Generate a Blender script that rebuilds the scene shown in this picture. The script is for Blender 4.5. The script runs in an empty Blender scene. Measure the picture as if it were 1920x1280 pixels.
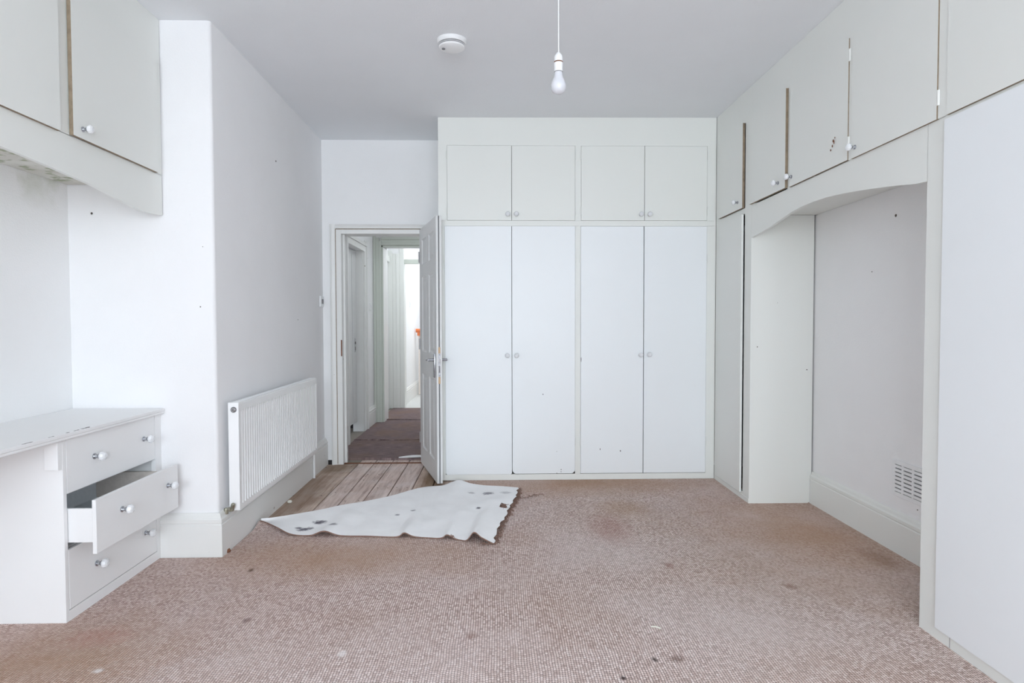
import bpy, bmesh, math, random
from mathutils import Vector, Matrix
random.seed(7)
S = bpy.context.scene
COL = S.collection

# ------------------------------------------------------------------ camera
cd = bpy.data.cameras.new('camera')
cam = bpy.data.objects.new('camera', cd); COL.objects.link(cam)
R3 = (0.99973581, -0.02286992, -0.00229887)
U3 = (0.00301286, 0.03123424, 0.99950755)
FW = (0.02278686, 0.99925041, -0.03129489)
cam.matrix_world = Matrix(((R3[0], U3[0], -FW[0], 0), (R3[1], U3[1], -FW[1], 0), (R3[2], U3[2], -FW[2], 1.18), (0, 0, 0, 1)))
cd.sensor_fit = 'HORIZONTAL'; cd.sensor_width = 36; cd.lens = 36 * 1162.159 / 1920
cd.clip_start = 0.02; cd.clip_end = 100
S.camera = cam

# ------------------------------------------------------------------ world, lights, exposure
w = bpy.data.worlds.new('world'); S.world = w; w.use_nodes = True
wn = w.node_tree; wn.nodes.clear()
bg = wn.nodes.new('ShaderNodeBackground'); wo = wn.nodes.new('ShaderNodeOutputWorld')
bg.inputs[0].default_value = (0.80, 0.88, 1.0, 1); bg.inputs[1].default_value = 1.2
wn.links.new(bg.outputs[0], wo.inputs[0])

def area(name, loc, rot, sx, sy, power, col=(1, 1, 1)):
    l = bpy.data.lights.new(name, 'AREA'); l.shape = 'RECTANGLE'; l.size = sx; l.size_y = sy
    l.energy = power; l.color = col
    o = bpy.data.objects.new(name, l); COL.objects.link(o); o.location = loc; o.rotation_euler = rot
    o['label'] = 'daylight and fill light'; o['kind'] = 'helper'
    return o
D2R = math.pi / 180
# daylight through the bay window behind the camera (centre light and two splayed side lights)
DAY = (0.84, 0.93, 1.0)
area('daylight_bay', (0.0, -2.83, 1.6), (76 * D2R, 0, 0), 1.7, 1.5, 60, DAY)
area('daylight_bay_left', (-1.15, -2.83, 1.6), (76 * D2R, 0, -25 * D2R), 0.5, 1.5, 26, DAY)
area('daylight_bay_right', (1.15, -2.83, 1.6), (76 * D2R, 0, 25 * D2R), 0.5, 1.5, 26, DAY)
# unseen area lights added under the passage ceiling, the far one for stairwell daylight
area('daylight_stairwell', (-0.55, 10.0, 2.55), (0, 0, 0), 1.2, 2.2, 22, (0.93, 0.97, 1.0))
area('fill_landing', (-0.62, 8.0, 2.5), (0, 0, 0), 0.5, 0.7, 4.0, (0.93, 0.97, 1.0))
area('fill_passage', (-0.6, 6.4, 2.5), (0, 0, 0), 0.4, 0.8, 2.6, (0.93, 0.97, 1.0))

vs = S.view_settings
vs.view_transform = 'Standard'; vs.look = 'None'; vs.gamma = 1.0; vs.exposure = 0.72; vs.use_curve_mapping = False
S.cycles.max_bounces = 16; S.cycles.diffuse_bounces = 10; S.cycles.glossy_bounces = 6; S.cycles.transmission_bounces = 10
S.cycles.sample_clamp_indirect = 6.0
S.cycles.use_denoising = True

# ------------------------------------------------------------------ materials
class NT:
    def __init__(s, name, rough=0.5, spec=0.5):
        s.m = bpy.data.materials.new(name); s.m.use_nodes = True
        s.t = s.m.node_tree; s.b = s.t.nodes['Principled BSDF']
        s.b.inputs['Roughness'].default_value = rough
        s.b.inputs['Specular IOR Level'].default_value = spec
        s.pos = s.n('ShaderNodeNewGeometry').outputs['Position']
    def n(s, t, **k):
        o = s.t.nodes.new(t)
        for a, v in k.items(): setattr(o, a, v)
        return o
    def L(s, a, b): s.t.links.new(a, b)
    def noise(s, scale, detail=4, rough=0.55, vec=None, dist=0):
        o = s.n('ShaderNodeTexNoise'); o.inputs['Scale'].default_value = scale; o.inputs['Detail'].default_value = detail
        o.inputs['Roughness'].default_value = rough; o.inputs['Distortion'].default_value = dist
        s.L(vec or s.pos, o.inputs['Vector']); return o.outputs['Fac']
    def ramp(s, fac, stops, interp='LINEAR'):
        o = s.n('ShaderNodeValToRGB'); o.color_ramp.interpolation = interp
        e = o.color_ramp.elements
        while len(e) > 1: e.remove(e[-1])
        for i, (p, c) in enumerate(stops):
            q = e[0] if i == 0 else e.new(p)
            q.position = p
            q.color = (c, c, c, 1) if isinstance(c, (int, float)) else (*c, 1)
        s.L(fac, o.inputs[0]); return o.outputs[0]
    def mix(s, f, a, b, mode='MIX'):
        o = s.n('ShaderNodeMix', data_type='RGBA', blend_type=mode)
        for i, v in ((0, f), (6, a), (7, b)):
            if hasattr(v, 'is_output'): s.L(v, o.inputs[i])
            elif i == 0: o.inputs[0].default_value = v
            else: o.inputs[i].default_value = (*v, 1)
        return o.outputs[2]
    def math(s, op, a, b=0.0, c=0.0):
        o = s.n('ShaderNodeMath', operation=op)
        for i, v in enumerate((a, b, c)):
            if hasattr(v, 'is_output'): s.L(v, o.inputs[i])
            else: o.inputs[i].default_value = v
        return o.outputs[0]
    def blob(s, x, y, z, rx, ry, rz, soft=0.5, rag=0.35, rs=25):
        """a stain: 1 in the middle of an ellipsoid round (x, y, z), ragged towards the rim"""
        v = s.n('ShaderNodeVectorMath', operation='SUBTRACT'); s.L(s.pos, v.inputs[0]); v.inputs[1].default_value = (x, y, z)
        d = s.n('ShaderNodeVectorMath', operation='DIVIDE'); s.L(v.outputs[0], d.inputs[0]); d.inputs[1].default_value = (rx, ry, rz)
        l = s.n('ShaderNodeVectorMath', operation='LENGTH'); s.L(d.outputs[0], l.inputs[0])
        a = s.math('ADD', l.outputs['Value'], s.math('MULTIPLY_ADD', s.noise(rs, 3), rag * 2, -rag))
        o = s.n('ShaderNodeMapRange'); s.L(a, o.inputs[0])
        for i, q in ((1, 1.0), (2, 1.0 - soft), (3, 0.0), (4, 1.0)): o.inputs[i].default_value = q
        return o.outputs[0]
    def bump(s, h, strength, dist=0.01):
        o = s.n('ShaderNodeBump'); o.inputs['Strength'].default_value = strength; o.inputs['Distance'].default_value = dist
        s.L(h, o.inputs['Height']); s.L(o.outputs[0], s.b.inputs['Normal'])
    def col(s, c):
        if hasattr(c, 'is_output'): s.L(c, s.b.inputs['Base Color'])
        else: s.b.inputs['Base Color'].default_value = (*c, 1)
    def scaled(s, v):
        o = s.n('ShaderNodeVectorMath', operation='MULTIPLY'); s.L(s.pos, o.inputs[0]); o.inputs[1].default_value = v
        return o.outputs[0]

def paint(name, c, rough=0.6, dirt=0.05, tint=(0.62, 0.60, 0.55), bscale=90, bstr=0.12, spec=0.4, chips=None):
    p = NT(name, rough, spec)
    f = p.ramp(p.noise(2.3, 6, 0.6), [(0.35, 0.0), (0.75, dirt)])
    k = p.mix(f, c, tint)
    f2 = p.ramp(p.noise(55, 3, 0.6), [(0.70, 0.0), (0.80, dirt * 2.0)])
    k = p.mix(f2, k, tint)
    if chips:
        f3 = p.ramp(p.noise(chips[0], 3, 0.55), [(chips[1], 0.0), (chips[1] + 0.02, 1.0)])
        k = p.mix(f3, k, chips[2])
    p.col(k); p.bump(p.noise(bscale, 3, 0.6), bstr, 0.004)
    return p

M = {}
M['wall'] = paint('wall_paint', (0.875, 0.88, 0.885), 0.85, 0.08, (0.60, 0.59, 0.58), 140, 0.25, 0.2).m
M['wall_side'] = paint('lavender_white_wall_paint', (0.85, 0.85, 0.86), 0.85, 0.10, (0.58, 0.57, 0.57), 140, 0.25, 0.2).m
M['ceiling'] = paint('ceiling_paint', (0.825, 0.85, 0.875), 0.9, 0.08, (0.58, 0.58, 0.58), 160, 0.3, 0.15).m
M['joinery'] = paint('cream_gloss_joinery', (0.785, 0.80, 0.77), 0.42, 0.05, (0.62, 0.60, 0.53), 45, 0.05, 0.4).m
M['door_paint'] = paint('white_cupboard_paint', (0.835, 0.865, 0.885), 0.38, 0.05, (0.62, 0.60, 0.55), 35, 0.05, 0.4).m
M['desk_paint'] = paint('white_desk_paint', (0.85, 0.855, 0.86), 0.45, 0.06, (0.60, 0.57, 0.52), 60, 0.08, 0.4).m
M['trim'] = paint('white_gloss_trim', (0.80, 0.805, 0.79), 0.4, 0.10, (0.55, 0.52, 0.46), 50, 0.08, 0.45, (22, 0.735, (0.28, 0.22, 0.18))).m
M['hall_trim'] = paint('pale_green_trim', (0.62, 0.66, 0.60), 0.4, 0.10, (0.42, 0.42, 0.36), 50, 0.08, 0.45).m
M['room_door'] = paint('white_door_paint', (0.74, 0.75, 0.75), 0.35, 0.10, (0.52, 0.50, 0.45), 70, 0.10, 0.5).m
M['radiator'] = paint('radiator_enamel', (0.88, 0.885, 0.89), 0.3, 0.02, (0.65, 0.64, 0.6), 60, 0.02, 0.5).m

def plain(name, c, rough=0.5, metal=0.0, dirt=0.15, tint=(0.1, 0.08, 0.06), sc=30, spec=0.5):
    p = NT(name, rough, spec); p.b.inputs['Metallic'].default_value = metal
    p.col(p.mix(p.ramp(p.noise(sc, 4), [(0.4, 0.0), (0.8, dirt)]), c, tint))
    return p.m
M['plastic'] = plain('white_plastic', (0.84, 0.85, 0.86), 0.35, 0, 0.05, (0.6, 0.58, 0.5))
M['dark'] = plain('dark_void', (0.05, 0.045, 0.045), 0.9)
M['slot'] = plain('dark_grey_slot', (0.20, 0.20, 0.21), 0.7)
M['chrome'] = plain('chrome', (0.45, 0.46, 0.49), 0.16, 1.0, 0.2, (0.25, 0.25, 0.26))
M['steel'] = plain('worn_steel', (0.50, 0.50, 0.51), 0.32, 1.0, 0.4, (0.2, 0.18, 0.16))
M['brass'] = plain('tarnished_valve_metal', (0.42, 0.41, 0.34), 0.35, 1.0, 0.5, (0.15, 0.13, 0.08), 90)
M['rust'] = plain('rust', (0.20, 0.08, 0.04), 0.9, 0, 0.5, (0.08, 0.03, 0.02), 120)
M['bare_edge'] = plain('bare_board_edge', (0.30, 0.235, 0.165), 0.85, 0, 0.6, (0.12, 0.09, 0.06), 40)
M['bare_wood'] = plain('bare_softwood', (0.62, 0.44, 0.28), 0.7, 0, 0.4, (0.4, 0.26, 0.15), 60)
M['interior'] = plain('cupboard_inside', (0.30, 0.27, 0.23), 0.9)
M['drawer_board'] = plain('grey_drawer_board', (0.76, 0.80, 0.83), 0.8, 0, 0.15, (0.34, 0.36, 0.38), 60)
M['drawer_side'] = plain('drawer_side_wood', (0.68, 0.62, 0.57), 0.8, 0, 0.3, (0.4, 0.35, 0.3), 60)
M['rail_wood'] = plain('orange_varnished_wood', (0.75, 0.20, 0.06), 0.35, 0, 0.3, (0.5, 0.12, 0.04), 40)
M['peach'] = plain('peach_paint', (0.82, 0.74, 0.68), 0.6, 0, 0.1, (0.7, 0.6, 0.5))
M['crumb'] = plain('plaster_crumb', (0.78, 0.77, 0.70), 0.9, 0, 0.2, (0.5, 0.48, 0.25), 60)
M['mark'] = plain('dark_mark', (0.09, 0.075, 0.065), 0.9)
M['lino'] = plain('pale_lino', (0.66, 0.67, 0.66), 0.5, 0, 0.2, (0.5, 0.5, 0.48), 6)
M['thread'] = plain('brown_carpet_thread', (0.20, 0.115, 0.085), 0.95, 0, 0.6, (0.42, 0.30, 0.26), 200)
p = NT('crystal_acrylic', 0.03, 0.5)
p.b.inputs['Transmission Weight'].default_value = 0.25; p.b.inputs['IOR'].default_value = 1.49
p.col(p.mix(p.noise(40), (0.97, 0.98, 1.0), (0.93, 0.95, 0.97))); M['crystal'] = p.m
p = NT('frosted_bulb_glass', 0.25, 0.5); p.b.inputs['Subsurface Weight'].default_value = 0.4
p.b.inputs['Subsurface Radius'].default_value = (0.02, 0.02, 0.02)
p.col(p.mix(p.noise(30), (0.70, 0.71, 0.75), (0.66, 0.67, 0.71))); M['bulb'] = p.m

# underside of the alcove cupboards: green-brown mould
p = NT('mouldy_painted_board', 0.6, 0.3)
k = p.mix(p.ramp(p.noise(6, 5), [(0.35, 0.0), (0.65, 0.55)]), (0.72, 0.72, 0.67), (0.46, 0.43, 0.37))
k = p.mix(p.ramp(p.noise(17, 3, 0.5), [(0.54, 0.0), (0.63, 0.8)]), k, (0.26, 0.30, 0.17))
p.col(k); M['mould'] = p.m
# alcove wall behind the desk: faint mould streak just under the cupboards
p = NT('alcove_wall_paint', 0.85, 0.2)
k = p.mix(p.ramp(p.noise(2.3, 6), [(0.35, 0.0), (0.75, 0.10)]), (0.875, 0.88, 0.885), (0.62, 0.61, 0.58))
z = p.n('ShaderNodeSeparateXYZ'); p.L(p.pos, z.inputs[0])
zm = p.n('ShaderNodeMapRange'); p.L(z.outputs[2], zm.inputs[0])
for i, q in ((1, 1.70), (2, 1.87), (3, 0.0), (4, 1.0)): zm.inputs[i].default_value = q
f = p.math('MULTIPLY', zm.outputs[0], p.ramp(p.noise(5, 5), [(0.40, 0.0), (0.66, 0.8)]))
k = p.mix(f, k, (0.50, 0.53, 0.42)); p.col(k); p.bump(p.noise(140, 3), 0.25, 0.004); M['wall_alcove'] = p.m

# looped carpet, used for the pile
def carpet(name, dim=1.0, rows=True):
    p = NT(name, 0.95, 0.1)
    wob = p.n('ShaderNodeTexNoise'); wob.inputs['Scale'].default_value = 6; p.L(p.pos, wob.inputs['Vector'])
    wv = p.n('ShaderNodeVectorMath', operation='MULTIPLY_ADD'); p.L(wob.outputs['Color'], wv.inputs[0])
    wv.inputs[1].default_value = (0.012, 0.02, 0); p.L(p.pos, wv.inputs[2])
    sc = p.n('ShaderNodeVectorMath', operation='MULTIPLY'); p.L(wv.outputs[0], sc.inputs[0])
    sc.inputs[1].default_value = (1 / 0.0095, 1 / 0.0125, 0)
    sx = p.n('ShaderNodeSeparateXYZ'); p.L(sc.outputs[0], sx.inputs[0])
    uu, fu = p.math('FLOOR', sx.outputs[0]), p.math('FRACT', sx.outputs[0])
    wn1 = p.n('ShaderNodeTexWhiteNoise', noise_dimensions='1D'); p.L(uu, wn1.inputs['W'])
    vv = p.math('ADD', sx.outputs[1], p.math('MULTIPLY', wn1.outputs['Value'], 1.0))
    fl, fv = p.math('FLOOR', vv), p.math('FRACT', vv)
    cb = p.n('ShaderNodeCombineXYZ'); p.L(uu, cb.inputs[0]); p.L(fl, cb.inputs[1])
    wn2 = p.n('ShaderNodeTexWhiteNoise', noise_dimensions='2D'); p.L(cb.outputs[0], wn2.inputs['Vector'])
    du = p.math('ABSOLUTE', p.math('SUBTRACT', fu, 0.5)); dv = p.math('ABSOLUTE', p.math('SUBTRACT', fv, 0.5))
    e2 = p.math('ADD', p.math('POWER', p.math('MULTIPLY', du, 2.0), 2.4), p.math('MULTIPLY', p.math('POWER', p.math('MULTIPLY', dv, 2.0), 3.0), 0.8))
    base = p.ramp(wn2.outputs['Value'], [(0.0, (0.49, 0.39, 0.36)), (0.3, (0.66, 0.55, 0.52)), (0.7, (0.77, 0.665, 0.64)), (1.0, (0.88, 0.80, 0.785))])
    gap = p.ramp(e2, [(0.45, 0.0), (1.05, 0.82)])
    base = p.mix(gap, base, (0.13, 0.085, 0.078))  # occlusion between the loops, painted into the pile colour
    # wear and dirt: browner round the walls, paler where it was walked on
    brown = p.ramp(p.noise(1.15, 5, 0.6), [(0.42, 0.0), (0.66, 0.30)])
    base = p.mix(brown, base, (0.42, 0.29, 0.21))
    for b in ((1.75, 3.4, 0, 0.75, 1.1, 9), (-1.6, 2.15, 0, 0.55, 0.5, 9), (0.6, 4.5, 0, 1.6, 0.45, 9), (-0.8, 3.1, 0, 0.8, 0.4, 9)):
        base = p.mix(p.math('MULTIPLY', p.blob(*b, soft=0.9, rag=0.3, rs=4), 0.75), base, (0.46, 0.315, 0.22))
    pale = p.ramp(p.noise(1.7, 4, 0.6), [(0.45, 0.0), (0.68, 0.30)])
    base = p.mix(pale, base, (0.70, 0.64, 0.64))
    for b in ((-0.25, 1.95, 0, 1.0, 0.55, 9), (0.9, 2.35, 0, 0.7, 0.4, 9), (0.5, 3.1, 0, 0.5, 0.35, 9)):
        base = p.mix(p.math('MULTIPLY', p.blob(*b, soft=0.9, rag=0.4, rs=5), 0.30), base, (0.72, 0.67, 0.68))
    for b, c, a in (((0.64, 3.5, 0, 0.16, 0.34, 9), (0.38, 0.20, 0.17), 0.40), ((0.80, 3.9, 0, 0.2, 0.22, 9), (0.40, 0.25, 0.14), 0.35),
                    ((1.9, 3.0, 0, 0.10, 0.2, 9), (0.26, 0.16, 0.10), 0.40), ((-1.5, 2.33, 0, 0.16, 0.10, 9), (0.45, 0.20, 0.15), 0.32),
                    ((0.545, 2.12, 0, 0.014, 0.02, 9), (0.04, 0.03, 0.03), 0.9), ((0.412, 2.01, 0, 0.014, 0.014, 9), (0.05, 0.03, 0.03), 0.9),
                    ((0.62, 2.12, 0, 0.035, 0.03, 9), (0.16, 0.10, 0.08), 0.6), ((-1.18, 2.95, 0, 0.018, 0.03, 9), (0.12, 0.07, 0.04), 0.8),
                    ((-0.56, 2.19, 0, 0.02, 0.03, 9), (0.86, 0.85, 0.86), 0.8), ((-1.36, 2.10, 0, 0.022, 0.02, 9), (0.86, 0.85, 0.86), 0.8),
                    ((0.83, 2.95, 0, 0.03, 0.05, 9), (0.28, 0.14, 0.11), 0.5), ((-0.1, 2.30, 0, 0.03, 0.04, 9), (0.25, 0.15, 0.12), 0.5),
                    ((1.3, 2.7, 0, 0.04, 0.04, 9), (0.25, 0.15, 0.1), 0.5), ((-1.0, 2.45, 0, 0.02, 0.03, 9), (0.16, 0.10, 0.09), 0.6)):
        base = p.mix(p.math('MULTIPLY', p.blob(*b, soft=0.7, rag=0.45, rs=30), a), base, c)
    base = p.mix(1.0, base, (1.035, 0.975, 0.945), 'MULTIPLY')
    if dim != 1.0: base = p.mix(1.0, base, (dim, dim * 0.97, dim * 1.02), 'MULTIPLY')
    p.col(base)
    p.bump(p.math('MULTIPLY_ADD', e2, -0.6, 1.0), 0.8, 0.005)
    return p.m
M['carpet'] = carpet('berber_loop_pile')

p = NT('hall_ribbed_carpet', 0.95, 0.1)
n1 = p.noise(1, 4, 0.7, p.scaled((10, 120, 1)))
k = p.ramp(n1, [(0.3, (0.11, 0.08, 0.082)), (0.55, (0.24, 0.18, 0.18)), (0.75, (0.42, 0.34, 0.335))])
k = p.mix(p.ramp(p.noise(2.5, 4), [(0.45, 0.0), (0.7, 0.5)]), k, (0.26, 0.17, 0.11)); p.col(k); p.bump(n1, 0.6, 0.006)
M['hall_carpet'] = p.m

# carpet backing: dirty white woven jute
p = NT('woven_backing', 0.95, 0.1)
k = p.mix(p.ramp(p.noise(5, 6, 0.65), [(0.35, 0.0), (0.72, 0.40)]), (0.95, 0.95, 0.955), (0.80, 0.79, 0.80))
for (x, y), r, a in (((-1.044, 3.616), 0.03, .95), ((-1.105, 3.496), .025, .9), ((-1.075, 3.514), .02, .8), ((-1.141, 3.515), .015, .8), ((-0.95, 3.545), .02, .7),
                     ((-0.612, 3.734), .012, .7), ((-0.526, 3.816), .012, .7), ((-0.124, 3.826), .012, .9), ((-0.07, 4.171), .03, .7), ((-0.183, 4.188), .018, .5), ((0.05, 4.2), .03, .35)):
    k = p.mix(p.math('MULTIPLY', p.blob(x, y, 0.015, r * 1.6, r * 1.3, 9, 0.6, 0.7, 60), a), k, (0.11, 0.10, 0.13))
wv = p.n('ShaderNodeTexWave', wave_type='BANDS'); wv.inputs['Scale'].default_value = 110; p.L(p.pos, wv.inputs['Vector'])
p.col(k); p.bump(p.math('ADD', wv.outputs['Fac'], p.noise(160, 3)), 0.25, 0.003); M['backing'] = p.m

# old floorboards
def board_mat(name, c1, c2, c3):
    p = NT(name, 0.75, 0.3)
    oi = p.n('ShaderNodeObjectInfo')
    off = p.n('ShaderNodeVectorMath', operation='ADD'); s0 = p.scaled((26, 1.6, 1)); p.L(s0, off.inputs[0])
    mv = p.n('ShaderNodeVectorMath', operation='SCALE'); mv.inputs[0].default_value = (37, 21, 11); p.L(oi.outputs['Random'], mv.inputs['Scale']); p.L(mv.outputs[0], off.inputs[1])
    g = p.noise(1.6, 5, 0.65, off.outputs[0], 0.6)
    k = p.ramp(g, [(0.28, c1), (0.5, c2), (0.72, c3)])
    k = p.mix(p.ramp(p.noise(4.5, 5, 0.6), [(0.48, 0.0), (0.72, 0.55)]), k, (0.76, 0.71, 0.70))
    k = p.mix(p.math('MULTIPLY', p.blob(-1.36, 4.3, 0, 0.22, 0.9, 9, 0.6, 0.4, 6), 0.55), k, (0.16, 0.085, 0.04))
    k = p.mix(p.math('MULTIPLY', p.blob(-1.30, 5.05, 0, 0.2, 0.25, 9, 0.7, 0.4, 8), 0.7), k, (0.16, 0.10, 0.05))
    k = p.mix(p.math('MULTIPLY', p.blob(-0.48, 4.7, 0, 0.12, 0.5, 9, 0.5, 0.3, 8), 0.75), k, (0.20, 0.12, 0.055))
    k = p.mix(0.5, k, oi.outputs['Color'], 'MULTIPLY')
    p.col(k); p.bump(g, 0.3, 0.004); return p.m
M['board'] = board_mat('worn_floorboard', (0.36, 0.265, 0.23), (0.62, 0.50, 0.45), (0.80, 0.70, 0.65))

# ------------------------------------------------------------------ geometry helpers
class G:
    def __init__(s): s.v = []; s.f = []; s.mi = []
    def add(s, vs, fs, m=0):
        o = len(s.v); s.v += [tuple(v) for v in vs]
        for i, f in enumerate(fs):
            s.f.append([o + k for k in f]); s.mi.append(m if isinstance(m, int) else m[i])
        return s
    def box(s, x0, y0, z0, x1, y1, z1, m=0, bev=0.0, fm=None):
        if x0 > x1: x0, x1 = x1, x0
        if y0 > y1: y0, y1 = y1, y0
        if z0 > z1: z0, z1 = z1, z0
        if bev:
            b = bmesh.new()
            r = bmesh.ops.create_cube(b, size=1)
            for v in b.verts: v.co = ((x0 + x1) / 2 + v.co.x * (x1 - x0), (y0 + y1) / 2 + v.co.y * (y1 - y0), (z0 + z1) / 2 + v.co.z * (z1 - z0))
            bmesh.ops.bevel(b, geom=list(b.edges), offset=min(bev, 0.45 * min(x1 - x0, y1 - y0, z1 - z0)), segments=2, affect='EDGES', profile=0.5)
            b.verts.index_update(); 
            s.add([v.co for v in b.verts], [[v.index for v in f.verts] for f in b.faces], m); b.free(); return s
        vs = [(x0, y0, z0), (x1, y0, z0), (x1, y1, z0), (x0, y1, z0), (x0, y0, z1), (x1, y0, z1), (x1, y1, z1), (x0, y1, z1)]
        fs = [(0, 3, 2, 1), (4, 5, 6, 7), (0, 1, 5, 4), (1, 2, 6, 5), (2, 3, 7, 6), (3, 0, 4, 7)]   # -z +z -y +x +y -x
        return s.add(vs, fs, fm if fm else m)
    def prism(s, poly, axis, a, b, m=0):
        """poly: 2D points in the two other axes (in x,y,z order), extruded along axis from a to b"""
        def mk(p, t):
            q = list(p); q.insert(axis, t); return q
        n = len(poly)
        vs = [mk(p, a) for p in poly] + [mk(p, b) for p in poly]
        fs = [list(range(n))[::-1], list(range(n, 2 * n))] + [[i, (i + 1) % n, n + (i + 1) % n, n + i] for i in range(n)]
        return s.add(vs, fs, m)
    def lathe(s, prof, c, ax, seg=16, m=0, capa=True, capb=True):
        """prof: (radius, distance along ax from c)"""
        ax = Vector(ax).normalized(); t = Vector((0, 0, 1)) if abs(ax.z) < 0.9 else Vector((1, 0, 0))
        u = ax.cross(t).normalized(); v = ax.cross(u); c = Vector(c); vs = []; fs = []
        for r, h in prof:
            for i in range(seg):
                a = 2 * math.pi * i / seg
                vs.append(c + ax * h + (u * math.cos(a) + v * math.sin(a)) * r)
        for j in range(len(prof) - 1):
            for i in range(seg):
                k = (i + 1) % seg
                fs.append((j * seg + i, j * seg + k, (j + 1) * seg + k, (j + 1) * seg + i))
        if capa: fs.append(list(range(seg))[::-1])
        if capb: fs.append([(len(prof) - 1) * seg + i for i in range(seg)])
        return s.add(vs, fs, m)
    def tube(s, pts, r, seg=8, m=0):
        pts = [Vector(p) for p in pts]; vs = []; fs = []; pu = None
        for i, q in enumerate(pts):
            d = (pts[min(i + 1, len(pts) - 1)] - pts[max(i - 1, 0)]).normalized()
            if pu is None:
                t = Vector((0, 0, 1)) if abs(d.z) < 0.9 else Vector((1, 0, 0)); u = d.cross(t).normalized()
            else: u = (pu - d * pu.dot(d)).normalized()
            pu = u; v = d.cross(u)
            rr = r[i] if isinstance(r, (list, tuple)) else r
            for k in range(seg):
                a = 2 * math.pi * k / seg; vs.append(q + (u * math.cos(a) + v * math.sin(a)) * rr)
        for j in range(len(pts) - 1):
            for k in range(seg):
                l = (k + 1) % seg; fs.append((j * seg + k, j * seg + l, (j + 1) * seg + l, (j + 1) * seg + k))
        fs.append(list(range(seg))[::-1]); fs.append([(len(pts) - 1) * seg + k for k in range(seg)])
        return s.add(vs, fs, m)
    def xf(s, mat):
        s.v = [tuple(mat @ Vector(v)) for v in s.v]; return s
    def fn(s, f):
        s.v = [tuple(f(*v)) for v in s.v]; return s

WL = {}
def fixn(me):
    b = bmesh.new(); b.from_mesh(me); bmesh.ops.recalc_face_normals(b, faces=b.faces); b.to_mesh(me); b.free()
def obj(name, g, mats, parent=None, label=None, cat=None, group=None, kind=None, smooth=False, base=None):
    if isinstance(mats, str): mats = [mats]
    vs = [Vector(v) for v in g.v]
    lo = Vector([min(v[i] for v in vs) for i in range(3)]); hi = Vector([max(v[i] for v in vs) for i in range(3)])
    c = Vector(base) if base else Vector(((lo.x + hi.x) / 2, (lo.y + hi.y) / 2, lo.z if parent is None else (lo.z + hi.z) / 2))
    me = bpy.data.meshes.new(name); me.from_pydata([tuple(v - c) for v in vs], [], g.f)
    for m in mats: me.materials.append(M[m])
    me.polygons.foreach_set('material_index', g.mi)
    fixn(me)
    if smooth:
        me.polygons.foreach_set('use_smooth', [True] * len(me.polygons))
        if smooth != 'all': me.set_sharp_from_angle(angle=35 * D2R)
    o = bpy.data.objects.new(name, me); COL.objects.link(o)
    put(o, c, parent); tag(o, label, cat, group, kind); return o
def put(o, c, parent):
    WL[o.name] = Vector(c)
    if parent is not None:
        o.parent = parent; o.location = Vector(c) - WL[parent.name]
    else: o.location = c
def tag(o, label=None, cat=None, group=None, kind=None):
    if label: o['label'] = label
    if cat: o['category'] = cat
    if group: o['group'] = group
    if kind: o['kind'] = kind
    return o
def thing(name, loc, label, cat, group=None):
    o = bpy.data.objects.new(name, None); COL.objects.link(o); o.empty_display_size = 0.1
    put(o, loc, None); return tag(o, label, cat, group)
def struct(name, g, mats, parent=None, **k):
    return obj(name, g, mats, parent, kind='structure' if parent is None else None, **k)
def shared(name, src, loc, parent):
    o = bpy.data.objects.new(name, src.data); COL.objects.link(o); put(o, loc, parent); return o

# ------------------------------------------------------------------ the room
LX = lambda y: -1.42 - 0.0150 * (y - 3.15)          # face of the wall carrying the radiator
BR = 3.15                                           # return of the chimney breast, faces the camera
AL = -2.135                                         # back of the left alcove
RB = 2.045                                          # wall behind the right-hand cupboards
WF = 4.60                                           # front of the back wardrobe
FD = 5.19                                           # wall with the doorway
BK = -2.70                                          # wall behind the camera
ZC = 2.678
CE = lambda x, y: ZC + 0.0042 * (y - 3.5) + (0.004 * (x) if x > -0.5 else -0.002)

# subfloor with the bared floorboards
g = G().box(-2.3, BK - .2, -0.10, 2.2, FD, -0.034).box(-1.6, FD, -0.10, -0.3, FD + .16, -0.034)
floor = struct('floor', g, 'interior', base=(0, 2, 0))
bx = [-1.432, -1.173, -1.043, -0.898, -0.758, -0.614, -0.475, -0.33]
tints = [(0.82, .75, .62), (.95, .92, .9), (.9, .86, .84), (1, .97, .96), (.97, .95, .95), (.8, .7, .56), (.85, .8, .75)]
for i in range(7):
    cuts = [3.45, 5.34] if i != 2 else [3.45, 4.757, 5.34]
    if i == 0: cuts = [3.45, 5.185]
    for a, b in zip(cuts, cuts[1:]):
        x0, x1 = bx[i], bx[i + 1]
        g = G().box(x0 + .0035, a + .001, -0.034, x1 - .0035, b - .001, -0.006 - 0.0015 * random.random(), bev=0.003)
        o = obj('floorboard', g, 'board', floor); o.color = (*tints[i], 1)
        nail = G()
        for yy in (a + .06, (a + b) / 2 + random.uniform(-.1, .1), b - .1):
            for xx in (x0 + .03, x1 - .035):
                nail.lathe([(0.0055, 0), (0.0045, 0.0012)], (xx + random.uniform(-.006, .006), yy + random.uniform(-.02, .02), -0.0065), (0, 0, 1), 8)
        obj('nail_heads', nail, 'mark', o, kind='stuff')

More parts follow.
